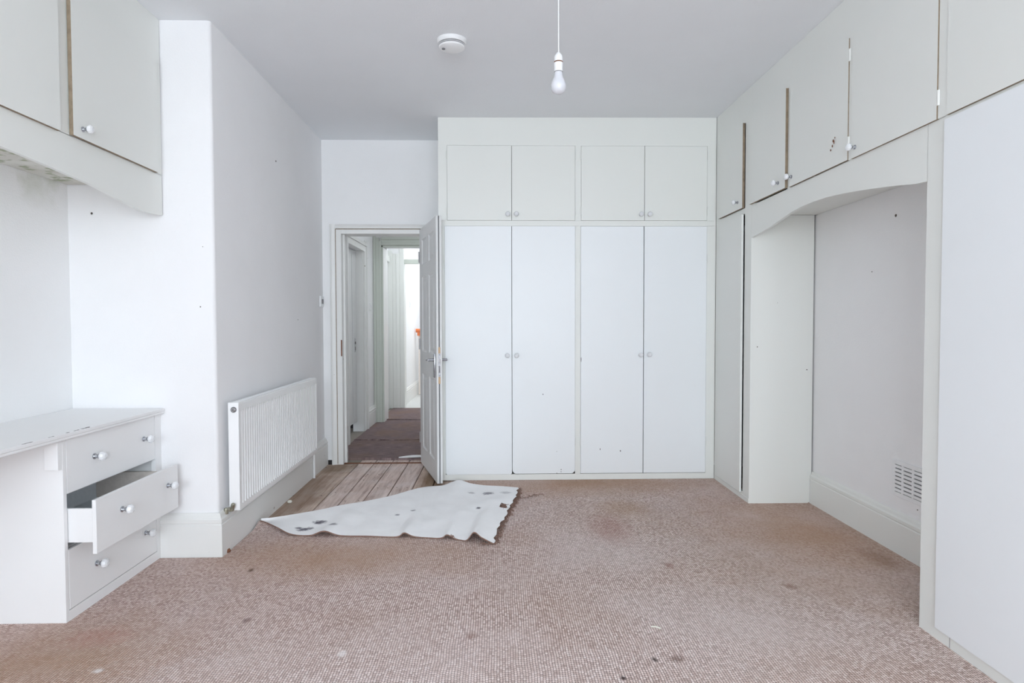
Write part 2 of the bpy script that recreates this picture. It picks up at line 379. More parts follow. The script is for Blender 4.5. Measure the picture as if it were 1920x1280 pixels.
g = G()
def slab(g, xs, ys, f, t, m=0):
    vs = []; 
    for y in ys:
        for x in xs: vs.append((x, y, f(x, y)))
    n = len(vs); vs += [(a, b, c + t) for a, b, c in vs]; nx = len(xs); fs = []
    for j in range(len(ys) - 1):
        for i in range(nx - 1):
            q = [j * nx + i, j * nx + i + 1, (j + 1) * nx + i + 1, (j + 1) * nx + i]
            fs.append(q); fs.append([k + n for k in q][::-1])
    g.add(vs, fs, m)
slab(g, [-2.3, -1.4, -.4, .3, 1, 1.7, 2.2], [BK - .2, -1, 0, 1, 2, 3, 4, FD + .15], CE, 0.12)
ceiling = struct('ceiling', g, 'ceiling', smooth=True)

ZW = 2.74
# chimney breast with a slightly rounded arris
def arris(x, y, r, n=5):
    return [(x - r + r * math.sin(a), y + r - r * math.cos(a)) for a in [math.pi / 2 * i / n for i in range(n + 1)]]
poly = [(AL - .1, BR)] + arris(LX(BR), BR, 0.018) + [(LX(FD), FD), (LX(FD) - .9, FD)]
wl = struct('wall_left', G().prism(poly, 2, -0.034, ZW), 'wall_side', smooth=True)
# alcove wall in a slightly brighter white than the chimney breast
struct('wall_left_alcove', G().box(AL - .12, BK, -0.034, AL, BR, ZW), 'wall_alcove')
struct('wall_right', G().box(RB, BK, -0.034, RB + .12, FD, ZW), 'wall')
# wall with the doorway
OX0, OX1, OZ = -1.339, -0.592, 1.950
g = G().box(LX(FD), FD, 0.03, OX0, FD + .14, ZW).box(OX0, FD, OZ, OX1, FD + .14, ZW).box(OX1, FD, -0.034, -0.30, FD + .14, ZW)
g.box(-0.30, FD, -0.034, RB, FD + .14, ZW)
wb = struct('wall_back', g, 'wall')
struct('trim_1', G().box(LX(FD), FD + .05, -0.034, OX0 - .002, FD + .13, 0.03), 'dark', label='dark gap under the plaster beside the doorway')
# window wall behind the camera, three tall lights
g = G(); wins = [(-1.42, -0.90), (-0.85, 0.85), (0.90, 1.42)]
g.box(AL, BK - .14, -0.034, RB, BK, 0.72).box(AL, BK - .14, 2.28, RB, BK, ZW)
xs = [AL, -1.42, -0.90, -0.85, 0.85, 0.90, 1.42, RB]
for a, b in ((AL, -1.42), (-0.90, -0.85), (0.85, 0.90), (1.42, RB)): g.box(a, BK - .14, 0.72, b, BK, 2.28)
struct('wall_front', g, 'wall')
for i, (a, b) in enumerate(wins):
    fr = G(); 
    for x0, z0, x1, z1 in ((a, .72, a + .04, 2.28), (b - .04, .72, b, 2.28), (a + .04, .72, b - .04, .76), (a + .04, 2.24, b - .04, 2.28), (a + .04, 1.53, b - .04, 1.57)):
        fr.box(x0, BK - .10, z0, x1, BK - .05, z1, bev=.004)
    wo_ = struct('window_%d' % (i + 1), fr, 'trim')

# ---- skirting boards
def skirt_profile(h=0.218, t=0.028):
    return [(0, -0.02), (t, -0.02), (t, h * .74), (t - .004, h * .755), (t - .004, h * .77), (t - .001, h * .79), (t - .001, h * .86), (t - .008, h * .90), (t - .012, h * .96), (t - .018, h), (0, h)]
def skirting(name, p0, p1, nrm, mat='trim', h=0.218, t=0.028, m0=0, m1=0):
    """board along p0-p1 on the wall, thick along nrm; m0/m1 mitre the ends outwards (+1) or inwards (-1)"""
    p0 = Vector((*p0, 0)); p1 = Vector((*p1, 0)); d = (p1 - p0).normalized(); n = Vector((*nrm, 0))
    pr = skirt_profile(h, t); vs = []
    for base, sgn in ((p0, -m0), (p1, m1)):
        for q, z in pr: vs.append(base + n * q + d * (sgn * q) + Vector((0, 0, z)))
    k = len(pr); fs = [list(range(k)), list(range(k, 2 * k))] + [[i, (i + 1) % k, k + (i + 1) % k, k + i] for i in range(k)]
    return struct(name, G().add(vs, fs), mat)
skirting('baseboard_left', (LX(BR), BR), (LX(FD) , FD - .002), (1, 0), m0=1)
skirting('baseboard_breast', (-1.6995, BR), (LX(BR), BR), (0, -1), m1=1)
skirting('baseboard_right', (RB, 2.36), (RB, 3.953), (-1, 0), mat='joinery', h=0.208, t=0.022)

# ---- door frame (lining, stop, architrave)
g = G().box(OX0, FD - .012, -0.008, OX0 + .045, FD + .15, OZ, bev=.003).box(OX1 - .045, FD - .012, -0.008, OX1, FD + .15, OZ, bev=.003)
g.box(OX0 + .045, FD - .012, OZ - .038, OX1 - .045, FD + .15, OZ, bev=.003)
g.box(OX0 + .045, FD + .05, -.008, OX0 + .060, FD + .09, OZ - .038).box(OX1 - .06, FD + .05, -.008, OX1 - .045, FD + .09, OZ - .038)
d1 = struct('door_1', g, 'trim')
g = G()
for a, b in ((OX0 - .046, OX0 - .002),):
    g.prism([(a, FD), (a, FD - .022), (a + .008, FD - .026), (a + .016, FD - .020), (a + .030, FD - .017), (b - .006, FD - .015), (b, FD - .011), (b, FD)], 2, -0.008, OZ + .04)
g.prism([(FD, OZ + .04), (FD - .022, OZ + .04), (FD - .026, OZ + .032), (FD - .018, OZ + .02), (FD - .015, OZ + .006), (FD, OZ + .002)], 0, OX0 - .002, -0.44)
obj('architrave', g, 'trim', d1)
obj('joint_gap', G().box(OX0 - .0035, FD - .0125, 0.0, OX0 + .002, FD - .004, OZ + .001).box(OX0, FD - .0125, OZ - .002, -0.44, FD - .004, OZ + .0035), 'bare_edge', d1, label='brown cracked joint in the door frame')
obj('strike_plate', G().box(OX0 + .036, FD - .016, 0.90, OX0 + .0455, FD - .0115, 1.035, bev=.001), 'rust', d1)
obj('threshold', G().box(OX0 + .046, FD + .005, -0.006, OX1 - .046, FD + .03, 0.0, bev=.002), 'rust', d1)

# ------------------------------------------------------------------ passage beyond the doorway
HX = -1.462; HZ = 2.60; HR = -0.36; P2 = 7.35; P3 = 8.56
g = G().box(-2.2, FD + .16, -0.06, 0.3, P3, -0.012); floor_h = struct('floor_passage', g, 'interior')
struct('floor_landing', G().box(-1.8, P3, -0.06, 0.3, 13.2, -0.004), 'lino')
struct('ceiling_passage', G().box(-2.3, FD + .14, HZ, 0.3, 13.2, HZ + .1), 'ceiling')
SD0, SD1, SDZ = 6.06, 6.80, 1.96      # side doorway in the passage's left wall
g = G().box(HX - .12, FD + .14, -.03, HX, SD0, HZ).box(HX - .12, SD1, -.03, HX, P2, HZ).box(HX - .12, SD0, SDZ, HX, SD1, HZ)
struct('wall_passage_left', g, 'wall')
struct('wall_passage_right', G().box(HR, FD + .16, -.03, HR + .1, 13.2, HZ), 'wall')
struct('wall_side_room', G().box(HX - .9, SD0 - .1, -.03, HX - .8, SD1 + .3, HZ).box(HX - .8, SD1 + .2, -.03, HX - .12, SD1 + .3, HZ), 'dark')
# wall across the passage, with its cased opening
JX = -1.345
g = G().box(HX - .12, P2, -.03, JX - .02, P2 + .24, HZ).box(JX - .02, P2, 2.075, HR, P2 + .24, HZ)
struct('wall_passage_end', g, 'wall')
g = G()
for a, b, t in ((JX - .115, JX - .085, .030), (JX - .085, JX - .045, .020), (JX - .045, JX - .02, .026), (JX - .02, JX, .012)):
    g.box(a, P2 - t, -.01, b, P2, 2.09 + (JX - a), bev=.003)
for z0, z1, t in ((2.06, 2.085, .012), (2.085, 2.11, .026), (2.11, 2.15, .02), (2.15, 2.18, .03)):
    g.box(JX - .02, P2 - t, z0, HR, P2, z1, bev=.003)
struct('trim_2', g, 'hall_trim')
struct('trim_3', G().box(JX - .02, P2, -.01, JX, P2 + .24, 2.06, bev=.003).box(JX - .035, P2 + .24, -.01, JX - .0, P2 + .262, 2.10, bev=.004), 'trim')
# second cross wall further on
struct('wall_landing_left', G().box(-1.62, P2 + .24, -.03, -1.50, P3, HZ), 'wall')
g = G().box(-1.62, P3, -.03, -1.30, P3 + .16, HZ).box(-1.30, P3, 2.33, HR, P3 + .16, HZ)
struct('wall_landing_end', g, 'wall')
g = G().box(-1.50, P3 - .03, -.004, -1.44, P3, 2.16, bev=.004).box(-1.44, P3 - .02, -.004, -1.39, P3, 2.12, bev=.004).box(-1.39, P3 - .028, -.004, -1.345, P3, 2.12, bev=.004)
g.box(-1.345, P3 - .012, -.004, -1.285, P3 + .16, 2.33, bev=.004)
g.box(-1.50, P3 - .35, 2.00, -1.47, P3 - .03, 2.08, bev=.006).box(-1.50, P3 - .35, -.004, -1.475, P3 - .27, 2.0, bev=.004)
struct('trim_4', g, 'joinery')
struct('trim_5', G().box(-1.285, P3 + .01, 1.985, HR, P3 + .10, 2.045, bev=.004), 'hall_trim')
struct('wall_stair', G().box(-1.47, P3 + .16, -.004, -1.352, 13.0, HZ), 'wall')
struct('wall_stair_end', G().box(-1.47, 13.0, -.004, HR, 13.1, HZ), 'wall')
skirting('baseboard_stair', (-1.352, P3 + .16), (-1.352, 13.0), (1, 0), mat='trim', h=0.21)
skirting('baseboard_passage', (HX, FD + .14), (HX, SD0 - .09), (1, 0), h=0.21, t=.024)
skirting('baseboard_passage_far', (HX, SD1 + .09), (HX, P2), (1, 0), h=0.21, t=.024)
# side door in the passage: casing + closed leaf with the lock torn out
g = G()
for a, b, t in ((SD0 - .09, SD0 - .06, .032), (SD0 - .06, SD0, .02)): g.box(HX, a, -.01, HX + t, b, SDZ + .03 + (SD0 - a), bev=.003)
for a, b, t in ((SD1, SD1 + .06, .02), (SD1 + .06, SD1 + .09, .032)): g.box(HX, a, -.01, HX + t, b, SDZ + .03 + (b - SD1), bev=.003)
g.box(HX, SD0, SDZ - .01, HX + .02, SD1, SDZ + .05, bev=.003).box(HX, SD0 - .06, SDZ + .05, HX + .032, SD1 + .06, SDZ + .085, bev=.003)
g.box(HX - .12, SD1 - .03, -.01, HX - .001, SD1, SDZ, bev=.002).box(HX - .12, SD0, -.01, HX - .001, SD0 + .03, SDZ, bev=.002)
d2 = struct('door_2', g, 'trim')
obj('door_leaf', G().box(HX - .115, SD0 + .032, .10, HX - .08, SD1 - .032, SDZ - .012, bev=.003).box(HX - .08, SD1 - .20, .10, HX - .074, SD1 - .034, SDZ - .012, bev=.002), 'room_door', d2)
g = G().box(HX - .074, SD1 - .125, .86, HX - .068, SD1 - .095, 1.01, m=0, bev=.002).lathe([(.016, 0), (.016, .004)], (HX - .07, SD1 - .11, .96), (1, 0, 0), 12, 1).box(HX - .07, SD1 - .116, .88, HX - .066, SD1 - .104, .92, m=1)
obj('lock_plate', g, ['steel', 'mark'], d2)

# passage carpet: three lengths with raised joins
def strip(y0, y1, curl):
    ys = [y0, y0 + .03] + [y0 + .03 + (y1 - y0 - .03) * i / 6 for i in range(1, 7)]
    vs = []
    for x in [HX + .02 + (HR - HX - .04) * i / 10 for i in range(11)]:
        for j, y in enumerate(ys):
            z = .002 + (0.008 + curl * 0.5 * (1 + math.sin(x * 9 + y0)) if j == 0 else (.004 if j == 1 else 0))
            vs.append((x, y + (0.015 * math.sin(x * 7 + y0 * 3) if j == 0 else 0), z))
    n = len(ys); fs = [[i * n + j, (i + 1) * n + j, (i + 1) * n + j + 1, i * n + j + 1] for i in range(10) for j in range(n - 1)]
    k = len(vs); vs += [(a, b, -.010) for a, b, c in vs]
    fs += [[q + k for q in f][::-1] for f in fs] + [[i * n, i * n + k, (i + 1) * n + k, (i + 1) * n] for i in range(10)]
    return G().add(vs, fs)
hc = thing('passage_carpet', (-.9, 6.5, 0), 'worn purple-brown carpet lengths on the passage floor beyond the doorway', 'carpet')
for y0, y1, c in ((FD + .145, 6.20, .004), (6.19, 7.48, .008), (7.47, P3 - .02, .006)):
    obj('carpet_length', strip(y0, y1, c), 'hall_carpet', hc, smooth=True)
g = G(); vs = []; N = 10
for i in range(N + 1):
    t = i / N; x = -.86 + .26 * t
    vs += [(x, FD + .155 + .02 * t, .004), (x, FD + .15 - .035 * math.sin(math.pi * min(1, t * 1.2)) , .010 + .012 * math.sin(math.pi * t)), (x, FD + .165 + .05 * t, .016 + .010 * math.sin(math.pi * t))]
g.add(vs, [[i * 3 + j, (i + 1) * 3 + j, (i + 1) * 3 + j + 1, i * 3 + j + 1] for i in range(N) for j in range(2)])
obj('curled_edge', g, 'backing', hc, label='pale curled edge of the passage carpet', smooth=True)

# landing: handrail and panel, switches
t = thing('stair_balustrade', (-1.2, 10.2, 0), 'peach boxed balustrade with an orange wooden handrail beyond the passage', 'balustrade')
obj('panel', G().box(-1.30, 10.16, 0.0, HR - .005, 10.2, .98, bev=.004), 'peach', t)
obj('handrail', G().tube([(-1.335, 10.14, 1.045), (HR - .004, 10.14, 1.045)], .032, 12), 'rail_wood', t, smooth=True)
obj('newel', G().box(-1.312, 10.12, .96, -1.27, 10.2, 1.02, bev=.004), 'rail_wood', t)
def plate(name, x, y, z, w_, h_, label, cat, rock='plastic', d=.009):
    t = thing(name, (x, y, z - h_ / 2), label, cat)
    obj('plate', G().box(x, y - w_ / 2, z - h_ / 2, x + d, y + w_ / 2, z + h_ / 2, bev=.003), 'plastic', t)
    obj('rocker', G().box(x + d - .001, y - w_ * .14, z - h_ * .22, x + d + .006, y + w_ * .14, z + h_ * .22, bev=.002), rock, t)
    return t
plate('light_switch', LX(5.12), 5.125, 1.352, .086, .088, 'light switch with dark rocker on the lavender wall beside the doorway', 'switch', 'slot', .012)
plate('light_switch', HX, 7.15, 1.36, .08, .085, 'grey switch plate on the passage wall beyond the side door', 'switch')
plate('light_switch', -1.352, 9.6, 1.456, .08, .085, 'small switch on the bright wall at the end of the passage', 'switch')

# ------------------------------------------------------------------ panelled room door, standing open
HIN = Vector((-0.648, 5.178, 0)); ED = Vector((-0.4435, 4.478, 0)); u = (ED - HIN); DW = u.length + .006; u.normalize()
DT = 0.040; DZ0, DZ1 = 0.010, 1.943
nrm = Vector((-u.y, u.x, 0))                    # towards +x side (wardrobe)
if nrm.x < 0: nrm = -nrm
DM = Matrix(((u.x, nrm.x, 0, HIN.x), (u.y, nrm.y, 0, HIN.y), (0, 0, 1, 0), (0, 0, 0, 1)))   # local: along leaf, through thickness, up
dt = thing('panelled_door', (HIN.x, HIN.y, 0), 'open white six-panel door with lever handle, edge towards the camera', 'door')
cols = [(0.115, 0.325), (0.425, 0.635)]
rows = [(0.16, 0.765), (0.945, 1.545), (1.645, 1.85)]
def door_leaf():
    g = G()
    xs = [0, cols[0][0], cols[0][1], cols[1][0], cols[1][1], DW]
    zs = [DZ0, rows[0][0], rows[0][1], rows[1][0], rows[1][1], rows[2][0], rows[2][1], DZ1]
    for side, y in ((0, 0.0), (1, DT)):
        sg = 1 if side == 0 else -1
        for i in range(5):
            for j in range(7):
                x0, x1, z0, z1 = xs[i], xs[i + 1], zs[j], zs[j + 1]
                if i in (1, 3) and j in (1, 3, 5):
                    rings = [(0, 0), (.010, .0075), (.020, .0085), (.040, .003), (.046, .0022)]
                    vs = []
                    for o_, d_ in rings: vs += [(x0 + o_, y + sg * d_, z0 + o_), (x1 - o_, y + sg * d_, z0 + o_), (x1 - o_, y + sg * d_, z1 - o_), (x0 + o_, y + sg * d_, z1 - o_)]
                    fs = [[r * 4 + k, r * 4 + (k + 1) % 4, r * 4 + 4 + (k + 1) % 4, r * 4 + 4 + k] for r in range(4) for k in range(4)] + [[16, 17, 18, 19]]
                    g.add(vs, fs)
                else: g.add([(x0, y, z0), (x1, y, z0), (x1, y, z1), (x0, y, z1)], [[0, 1, 2, 3]])
    # edges; the closing edge has a narrow dark groove down its middle
    g.add([(0, 0, DZ0), (0, DT, DZ0), (0, DT, DZ1), (0, 0, DZ1)], [[0, 1, 2, 3]])
    g.add([(0, 0, DZ1), (DW, 0, DZ1), (DW, DT, DZ1), (0, DT, DZ1)], [[0, 1, 2, 3]])
    g.add([(0, 0, DZ0), (DW, 0, DZ0), (DW, DT, DZ0), (0, DT, DZ0)], [[0, 1, 2, 3]])
    ys = [0, .0155, .0155, .0245, .0245, DT]; ds = [0, 0, .009, .009, 0, 0]
    for k in range(5):
        g.add([(DW - ds[k], ys[k], DZ0), (DW - ds[k + 1], ys[k + 1], DZ0), (DW - ds[k + 1], ys[k + 1], DZ1), (DW - ds[k], ys[k], DZ1)], [[0, 1, 2, 3]], 1 if k == 2 else 0)
    b = bmesh.new()
    return g.xf(DM)
obj('leaf', door_leaf(), ['room_door', 'slot'], dt)
g = G().box(DW - .008, .0125, .735, DW + .0006, .0275, 1.000, m=0).box(DW - .004, .0125, .785, DW + .0016, .0275, .955, m=1, bev=.001)
g.box(DW, .015, .885, DW + .010, .025, .915, m=2, bev=.002).box(DW + .001, .016, .815, DW + .0022, .024, .865, m=3).lathe([(.0035, 0), (.003, .0025)], (DW + .001, .02, .945), (1, 0, 0), 8, 3)
g.lathe([(.0035, 0), (.003, .0025)], (DW + .001, .02, .795), (1, 0, 0), 8, 3)
obj('mortice_lock', g.xf(DM), ['bare_wood', 'chrome', 'steel', 'slot'], dt)
def lever(side):
    s_ = -1 if side == 0 else 1; y0 = 0 if side == 0 else DT
    g = G().box(DW - .088, y0, .775, DW - .048, y0 + s_ * .009, .955, bev=.003)
    g.lathe([(.011, 0), (.010, .03), (.010, .042)], (DW - .068, y0 + s_ * .008, .905), (0, s_, 0), 12)
    g.tube([(DW - .062, y0 + s_ * .046, .905), (DW - .09, y0 + s_ * .048, .905), (DW - .15, y0 + s_ * .047, .901), (DW - .185, y0 + s_ * .040, .903)], [.0095, .010, .0085, .007], 10)
    g.lathe([(.0045, 0), (.0045, .001)], (DW - .068, y0 + s_ * .009, .825), (0, s_, 0), 10, 1)
    return g.xf(DM)
obj('lever_handle', lever(0), ['chrome', 'slot'], dt, smooth=True); obj('lever_handle', lever(1), ['chrome', 'slot'], dt, smooth=True)
for z in (.22, 1.0, 1.72):
    obj('hinge', G().tube([(-.004, -.004, z - .045), (-.004, -.004, z + .045)], .006, 8).xf(DM), 'steel', dt)

# ------------------------------------------------------------------ crystal knobs, shared by all cupboards
def knob_geo(scale=1.0):
    g = G(); q = scale
    g.lathe([(.0115 * q, 0), (.0115 * q, .003 * q), (.0075 * q, .005 * q), (.006 * q, .013 * q), (.0095 * q, .017 * q), (.0095 * q, .019 * q)], (0, 0, 0), (0, -1, 0), 14, 0)
    g.lathe([(.008 * q, .019 * q), (.0165 * q, .026 * q), (.0185 * q, .032 * q), (.0155 * q, .040 * q), (.008 * q, .044 * q)], (0, 0, 0), (0, -1, 0), 10, 1)
    return g
kn = {}
def knob(parent, loc, face, big=1.0):
    """face: 'y-' (faces the camera), 'x-', 'x+'"""
    key = (face, big)
    if key not in kn:
        g = knob_geo(big)
        if face == 'x-': g.fn(lambda x, y, z: (y, -x, z))
        if face == 'x+': g.fn(lambda x, y, z: (-y, x, z))
        kn[key] = obj('knob', g.fn(lambda x, y, z: (x + loc[0], y + loc[1], z + loc[2])), ['chrome', 'crystal'], parent, base=loc)
        return kn[key]
    return shared('knob', kn[key], loc, parent)

# ------------------------------------------------------------------ back wardrobe (faces the camera)
WX0, WX1 = -0.435, 1.624
wd = thing('fitted_wardrobe', ((WX0 + WX1) / 2, 4.9, 0), 'wide built-in white wardrobe of eight flat doors beside the open door', 'wardrobe')
ft = 0.020
g = G()
top = lambda x: CE(x, WF) - .001
OP = [(-0.390, 0.5745, 0.044, 1.888), (0.6155, 1.5575, 0.044, 1.888), (-0.3705, 0.5735, 1.929, 2.476), (0.6185, 1.5565, 1.929, 2.474)]
zb = 0.0
g.box(WX0, WF, zb, WX1, WF + ft, 0.0433)                                  # plinth rail
g.box(WX0, WF, .042, -0.3907, WF + ft, 1.890).box(.5752, WF, .042, .6148, WF + ft, 1.890).box(1.5582, WF, .042, WX1, WF + ft, 1.890)
g.box(WX0, WF, 1.8887, WX1, WF + ft, 1.9283)
g.box(WX0, WF, 1.927, -0.3712, WF + ft, 2.478).box(.5742, WF, 1.927, .6178, WF + ft, 2.478).box(1.5572, WF, 1.927, WX1, WF + ft, 2.478)
g.add([(WX0, WF, 2.478), (WX1, WF, 2.478), (WX1, WF, top(WX1)), (WX0, WF, top(WX0)), (WX0, WF + ft, 2.478), (WX1, WF + ft, 2.478), (WX1, WF + ft, top(WX1)), (WX0, WF + ft, top(WX0))],
      [[0, 1, 2, 3], [4, 5, 6, 7], [0, 1, 5, 4], [3, 2, 6, 7], [0, 3, 7, 4], [1, 2, 6, 5]])
obj('frame', g, 'joinery', wd)
obj('side_panel', G().box(WX0, WF + ft, 0, WX0 + .018, FD - .002, top(WX0)), 'joinery', wd)
obj('inside', G().box(WX0 + .018, WF + .35, 0.0, WX1, WF + .36, 2.6).box(WX0 + .018, WF + ft, 1.90, WX1, WF + .35, 1.915).box(.585, WF + ft, 0.0, .605, WF + .35, 2.6), 'interior', wd)
gp = .0009
def wdoor(x0, x1, z0, z1, kx, kz, off=0.0, hinge=None, cr=0.0):
    y0 = WF - .003 - off
    g = G()
    if cr:
        # lower corners knocked round
        n = 5; pts = [(x0 + gp, z1 - gp), (x0 + gp, z0 + gp + cr)] + [(x0 + gp + cr - cr * math.cos(a), z0 + gp + cr - cr * math.sin(a)) for a in [math.pi / 2 * i / n for i in range(1, n + 1)]]
        pts += [(x1 - gp - cr + cr * math.sin(a), z0 + gp + cr - cr * math.cos(a)) for a in [math.pi / 2 * i / n for i in range(n + 1)]] + [(x1 - gp, z1 - gp)]
        g.prism(pts, 1, y0, y0 + .018)
    else: g.box(x0 + gp, y0, z0 + gp, x1 - gp, y0 + .018, z1 - gp, bev=.0018)
    d = obj('door', g, 'joinery' if z0 > 1 else 'door_paint', wd)
    knob(d, (kx, y0, kz), 'y-')
    if hinge:
        hx = x0 - .003 if hinge == 'l' else x1 + .003
        for z in (z0 + (z1 - z0) * .13, z1 - (z1 - z0) * .13):
            obj('hinge', G().tube([(hx, WF - .004, z - .03), (hx, WF - .004, z + .03)], .0035, 8), 'joinery', d)
    return d
wdoor(-0.390, 0.1035, .044, 1.888, .070, .933, .001, 'l', .012)
wdoor(0.1055, 0.5745, .047, 1.888, .138, .933, 0, 'r', .028)
wdoor(0.6155, 1.0855, .046, 1.888, 1.061, .935, 0, 'l')
wdoor(1.0885, 1.5575, .046, 1.888, 1.125, .937, .001, 'r')
wdoor(-0.3705, 0.1045, 1.929, 2.4775, .076, 1.973, 0, 'l')
wdoor(0.1055, 0.5735, 1.929, 2.4775, .139, 1.973, 0, 'r')
wdoor(0.6185, 1.0890, 1.929, 2.4775, 1.060, 1.973, .001, 'l')
wdoor(1.0905, 1.5565, 1.929, 2.4775, 1.124, 1.973, 0, 'r')
def marks(parent, pts, axis, face):
    """little knocks in the paint, flush on the face"""
    g = G()
    for a, b, ra, rb in pts:
        n = 7; pl = []
        for i in range(n):
            t = 2 * math.pi * i / n; pl.append((a + ra * math.cos(t) * random.uniform(.6, 1.1), b + rb * math.sin(t) * random.uniform(.6, 1.1)))
        g.prism(pl, axis, face - .0006, face + .0004)
    obj('paint_chips', g, 'mark', parent, kind='stuff')
marks(wd, [(.335, .641, .004, .006), (.438, .213, .003, .003), (.470, .076, .004, .005), (.470, .060, .003, .004), (.763, .226, .003, .009), (.915, .213, .004, .008), (.62, .9, .002, .02), (.438, .050, .003, .004)], 1, WF - .0035)

# ------------------------------------------------------------------ right-hand run of fitted cupboards (faces left)
RF = 1.626                      # frame face
RD = 1.610                      # lapped door face
YA, YN = 3.955, 2.326           # alcove between the tall units
SOF = 1.862                     # soffit of the bridging cupboard
rt = lambda y: CE(RF, y) - .001
def sheet(pl, x0, x1, m=0): return G().prism(pl, 0, x0, x1, m)       # pl in (y, z)
# lapped door: white faces, bare brown edges
def ldoor(parent, y0, y1, z0, z1, hinge, ky=None, kz=None, ajar=0.0, lip=.016, edge=True, side=-1, xf=RF, mat='joinery'):
    """side -1: door faces -x (right-hand run); +1: faces +x (left-hand cupboards)"""
    xa, xb = xf + side * .0005, xf + side * lip
    g = G().box(xa, y0, z0, xb, y1, z1, fm=([1, 0, 1, 0, 0, 0] if hinge == 'far' else [1, 0, 1, 0, 0, 0]) if edge else None)
    if ajar:
        py = y1 if hinge == 'far' else y0
        R = Matrix.Translation((xa, py, 0)) @ Matrix.Rotation(ajar, 4, 'Z') @ Matrix.Translation((-xa, -py, 0))
        g.xf(R)
    d = obj('door', g, [mat, 'bare_edge'], parent)
    if ky is not None: knob(d, (xb + side * (abs(math.sin(ajar)) * abs(ky - (y1 if hinge == 'far' else y0))), ky, kz), 'x-' if side < 0 else 'x+', .92)
    hy = y1 + .004 if hinge == 'far' else y0 - .004
    for z in (z0 + (z1 - z0) * .14, z1 - (z1 - z0) * .14):
        obj('hinge', G().tube([(xf + side * .007, hy, z - .028), (xf + side * .007, hy, z + .028)], .0055, 8).box(xf + side * .0005, hy - .004, z - .028, xf + side * .004, hy + .004, z + .028), 'joinery', d)
    return d
# far tall unit
tu = thing('tall_cupboard', (1.83, 4.27, 0), 'narrow tall white cupboard with one long door, in the corner by the wardrobe', 'cupboard')
g = sheet([(YA, 0), (4.06, 0), (4.06, rt(4.06)), (YA, rt(YA))], RF, RF + .02)
g.box(RF, 4.06, 0, RF + .02, 4.598, .05).box(RF, 4.06, 1.888, RF + .02, 4.598, 1.925)
g.add([(RF, 4.06, 2.478), (RF, 4.598, 2.478), (RF, 4.598, rt(4.598)), (RF, 4.06, rt(4.06)), (RF + .02, 4.06, 2.478), (RF + .02, 4.598, 2.478), (RF + .02, 4.598, rt(4.598)), (RF + .02, 4.06, rt(4.06))],
      [[0, 1, 2, 3], [4, 5, 6, 7], [0, 1, 5, 4], [3, 2, 6, 7], [0, 3, 7, 4], [1, 2, 6, 5]])
g.box(RF, 4.50, .05, RF + .02, 4.598, 1.888).box(RF, 4.50, 1.925, RF + .02, 4.598, 2.478)
obj('frame', g, 'joinery', tu)
obj('side_panel', G().box(RF + .02, YA, 0.004, RB - .011, YA + .016, SOF - .001).box(RF + .02, YA - .001, 0.0, RB - .03, YA, .014), 'joinery', tu)
obj('inside', G().box(RB - .02, YA + .02, 0.0, RB - .012, 4.59, 2.6).box(RF + .02, YA + .02, 1.895, RB - .02, 4.59, 1.912), 'interior', tu)
ldoor(tu, 4.068, 4.512, .046, 1.884, 'far', ajar=-0.012, edge=False, lip=.014)
ldoor(tu, 4.070, 4.512, 1.928, 2.480, 'far', 4.146, 1.977)
obj('plinth_edge', G().box(RF - .003, YA + .002, 0.0, RF, 4.59, .03), 'joinery', tu)
marks(tu, [(1.997, .868, .006, .004), (1.672, 1.017, .004, .004), (1.80, 1.30, .002, .002)], 1, YA - .0003)
# bridging cupboards with arched fascia
bc = thing('overhead_cupboard', (1.83, 3.14, SOF), 'three-door overhead cupboard with arched fascia bridging the right alcove', 'cupboard')
arch = [(YA - .001, 1.716), (3.906, 1.722), (3.80, 1.731), (3.674, 1.745), (3.53, 1.768), (3.405, 1.786), (3.29, 1.794), (3.172, 1.796), (3.06, 1.793), (2.968, 1.787), (2.88, 1.779), (2.788, 1.769), (2.69, 1.757), (2.592, 1.744), (2.50, 1.731), (2.42, 1.717), (2.389, 1.713), (YN + .001, 1.708)]
fy = [p_[0] for p_ in arch]
pl = arch + [(YN + .001, 1.922), (YA - .001, 1.922)]
g = G()
for (a, za), (b, zb_) in zip(arch, arch[1:]):
    g.add([(RF, a, za), (RF, b, zb_), (RF, b, 1.922), (RF, a, 1.922), (RF + .018, a, za), (RF + .018, b, zb_), (RF + .018, b, 1.922), (RF + .018, a, 1.922)], [[0, 1, 2, 3], [4, 5, 6, 7], [0, 1, 5, 4]])
obj('arched_fascia', g, 'joinery', bc)
def rect_yz(g, y0, y1, z0, z1, x0=RF, t=.018):
    za, zb_ = (z1(y0), z1(y1)) if callable(z1) else (z1, z1)
    g.add([(x0, y0, z0), (x0, y1, z0), (x0, y1, zb_), (x0, y0, za), (x0 + t, y0, z0), (x0 + t, y1, z0), (x0 + t, y1, zb_), (x0 + t, y0, za)], [[0, 1, 2, 3], [4, 5, 6, 7], [0, 1, 5, 4], [3, 2, 6, 7], [0, 3, 7, 4], [1, 2, 6, 5]])
g = G()
rect_yz(g, YN + .001, YA - .001, 2.478, rt)
for a, b in ((3.90, YA - .001), (3.43, 3.466), (2.832, 2.852), (YN + .001, YN + .003)): rect_yz(g, a, b, 1.922, 2.478)
rect_yz(g, 2.8235, 2.8485, 1.922, 2.478, RF - .0070, .0070); rect_yz(g, 2.2195, 2.2662, 1.922, 2.478, RF - .0070, .0068)
obj('frame', g, 'joinery', bc)
obj('soffit', G().box(RF + .018, YN + .001, SOF, RB - .003, YA - .001, SOF + .018), 'joinery', bc)
obj('inside', G().box(RB - .02, YN + .02, SOF + .02, RB - .012, YA - .02, 2.6), 'interior', bc)
ldoor(bc, 3.462, 3.975 - .02, 1.928, 2.480, 'far', 3.546, 1.973)
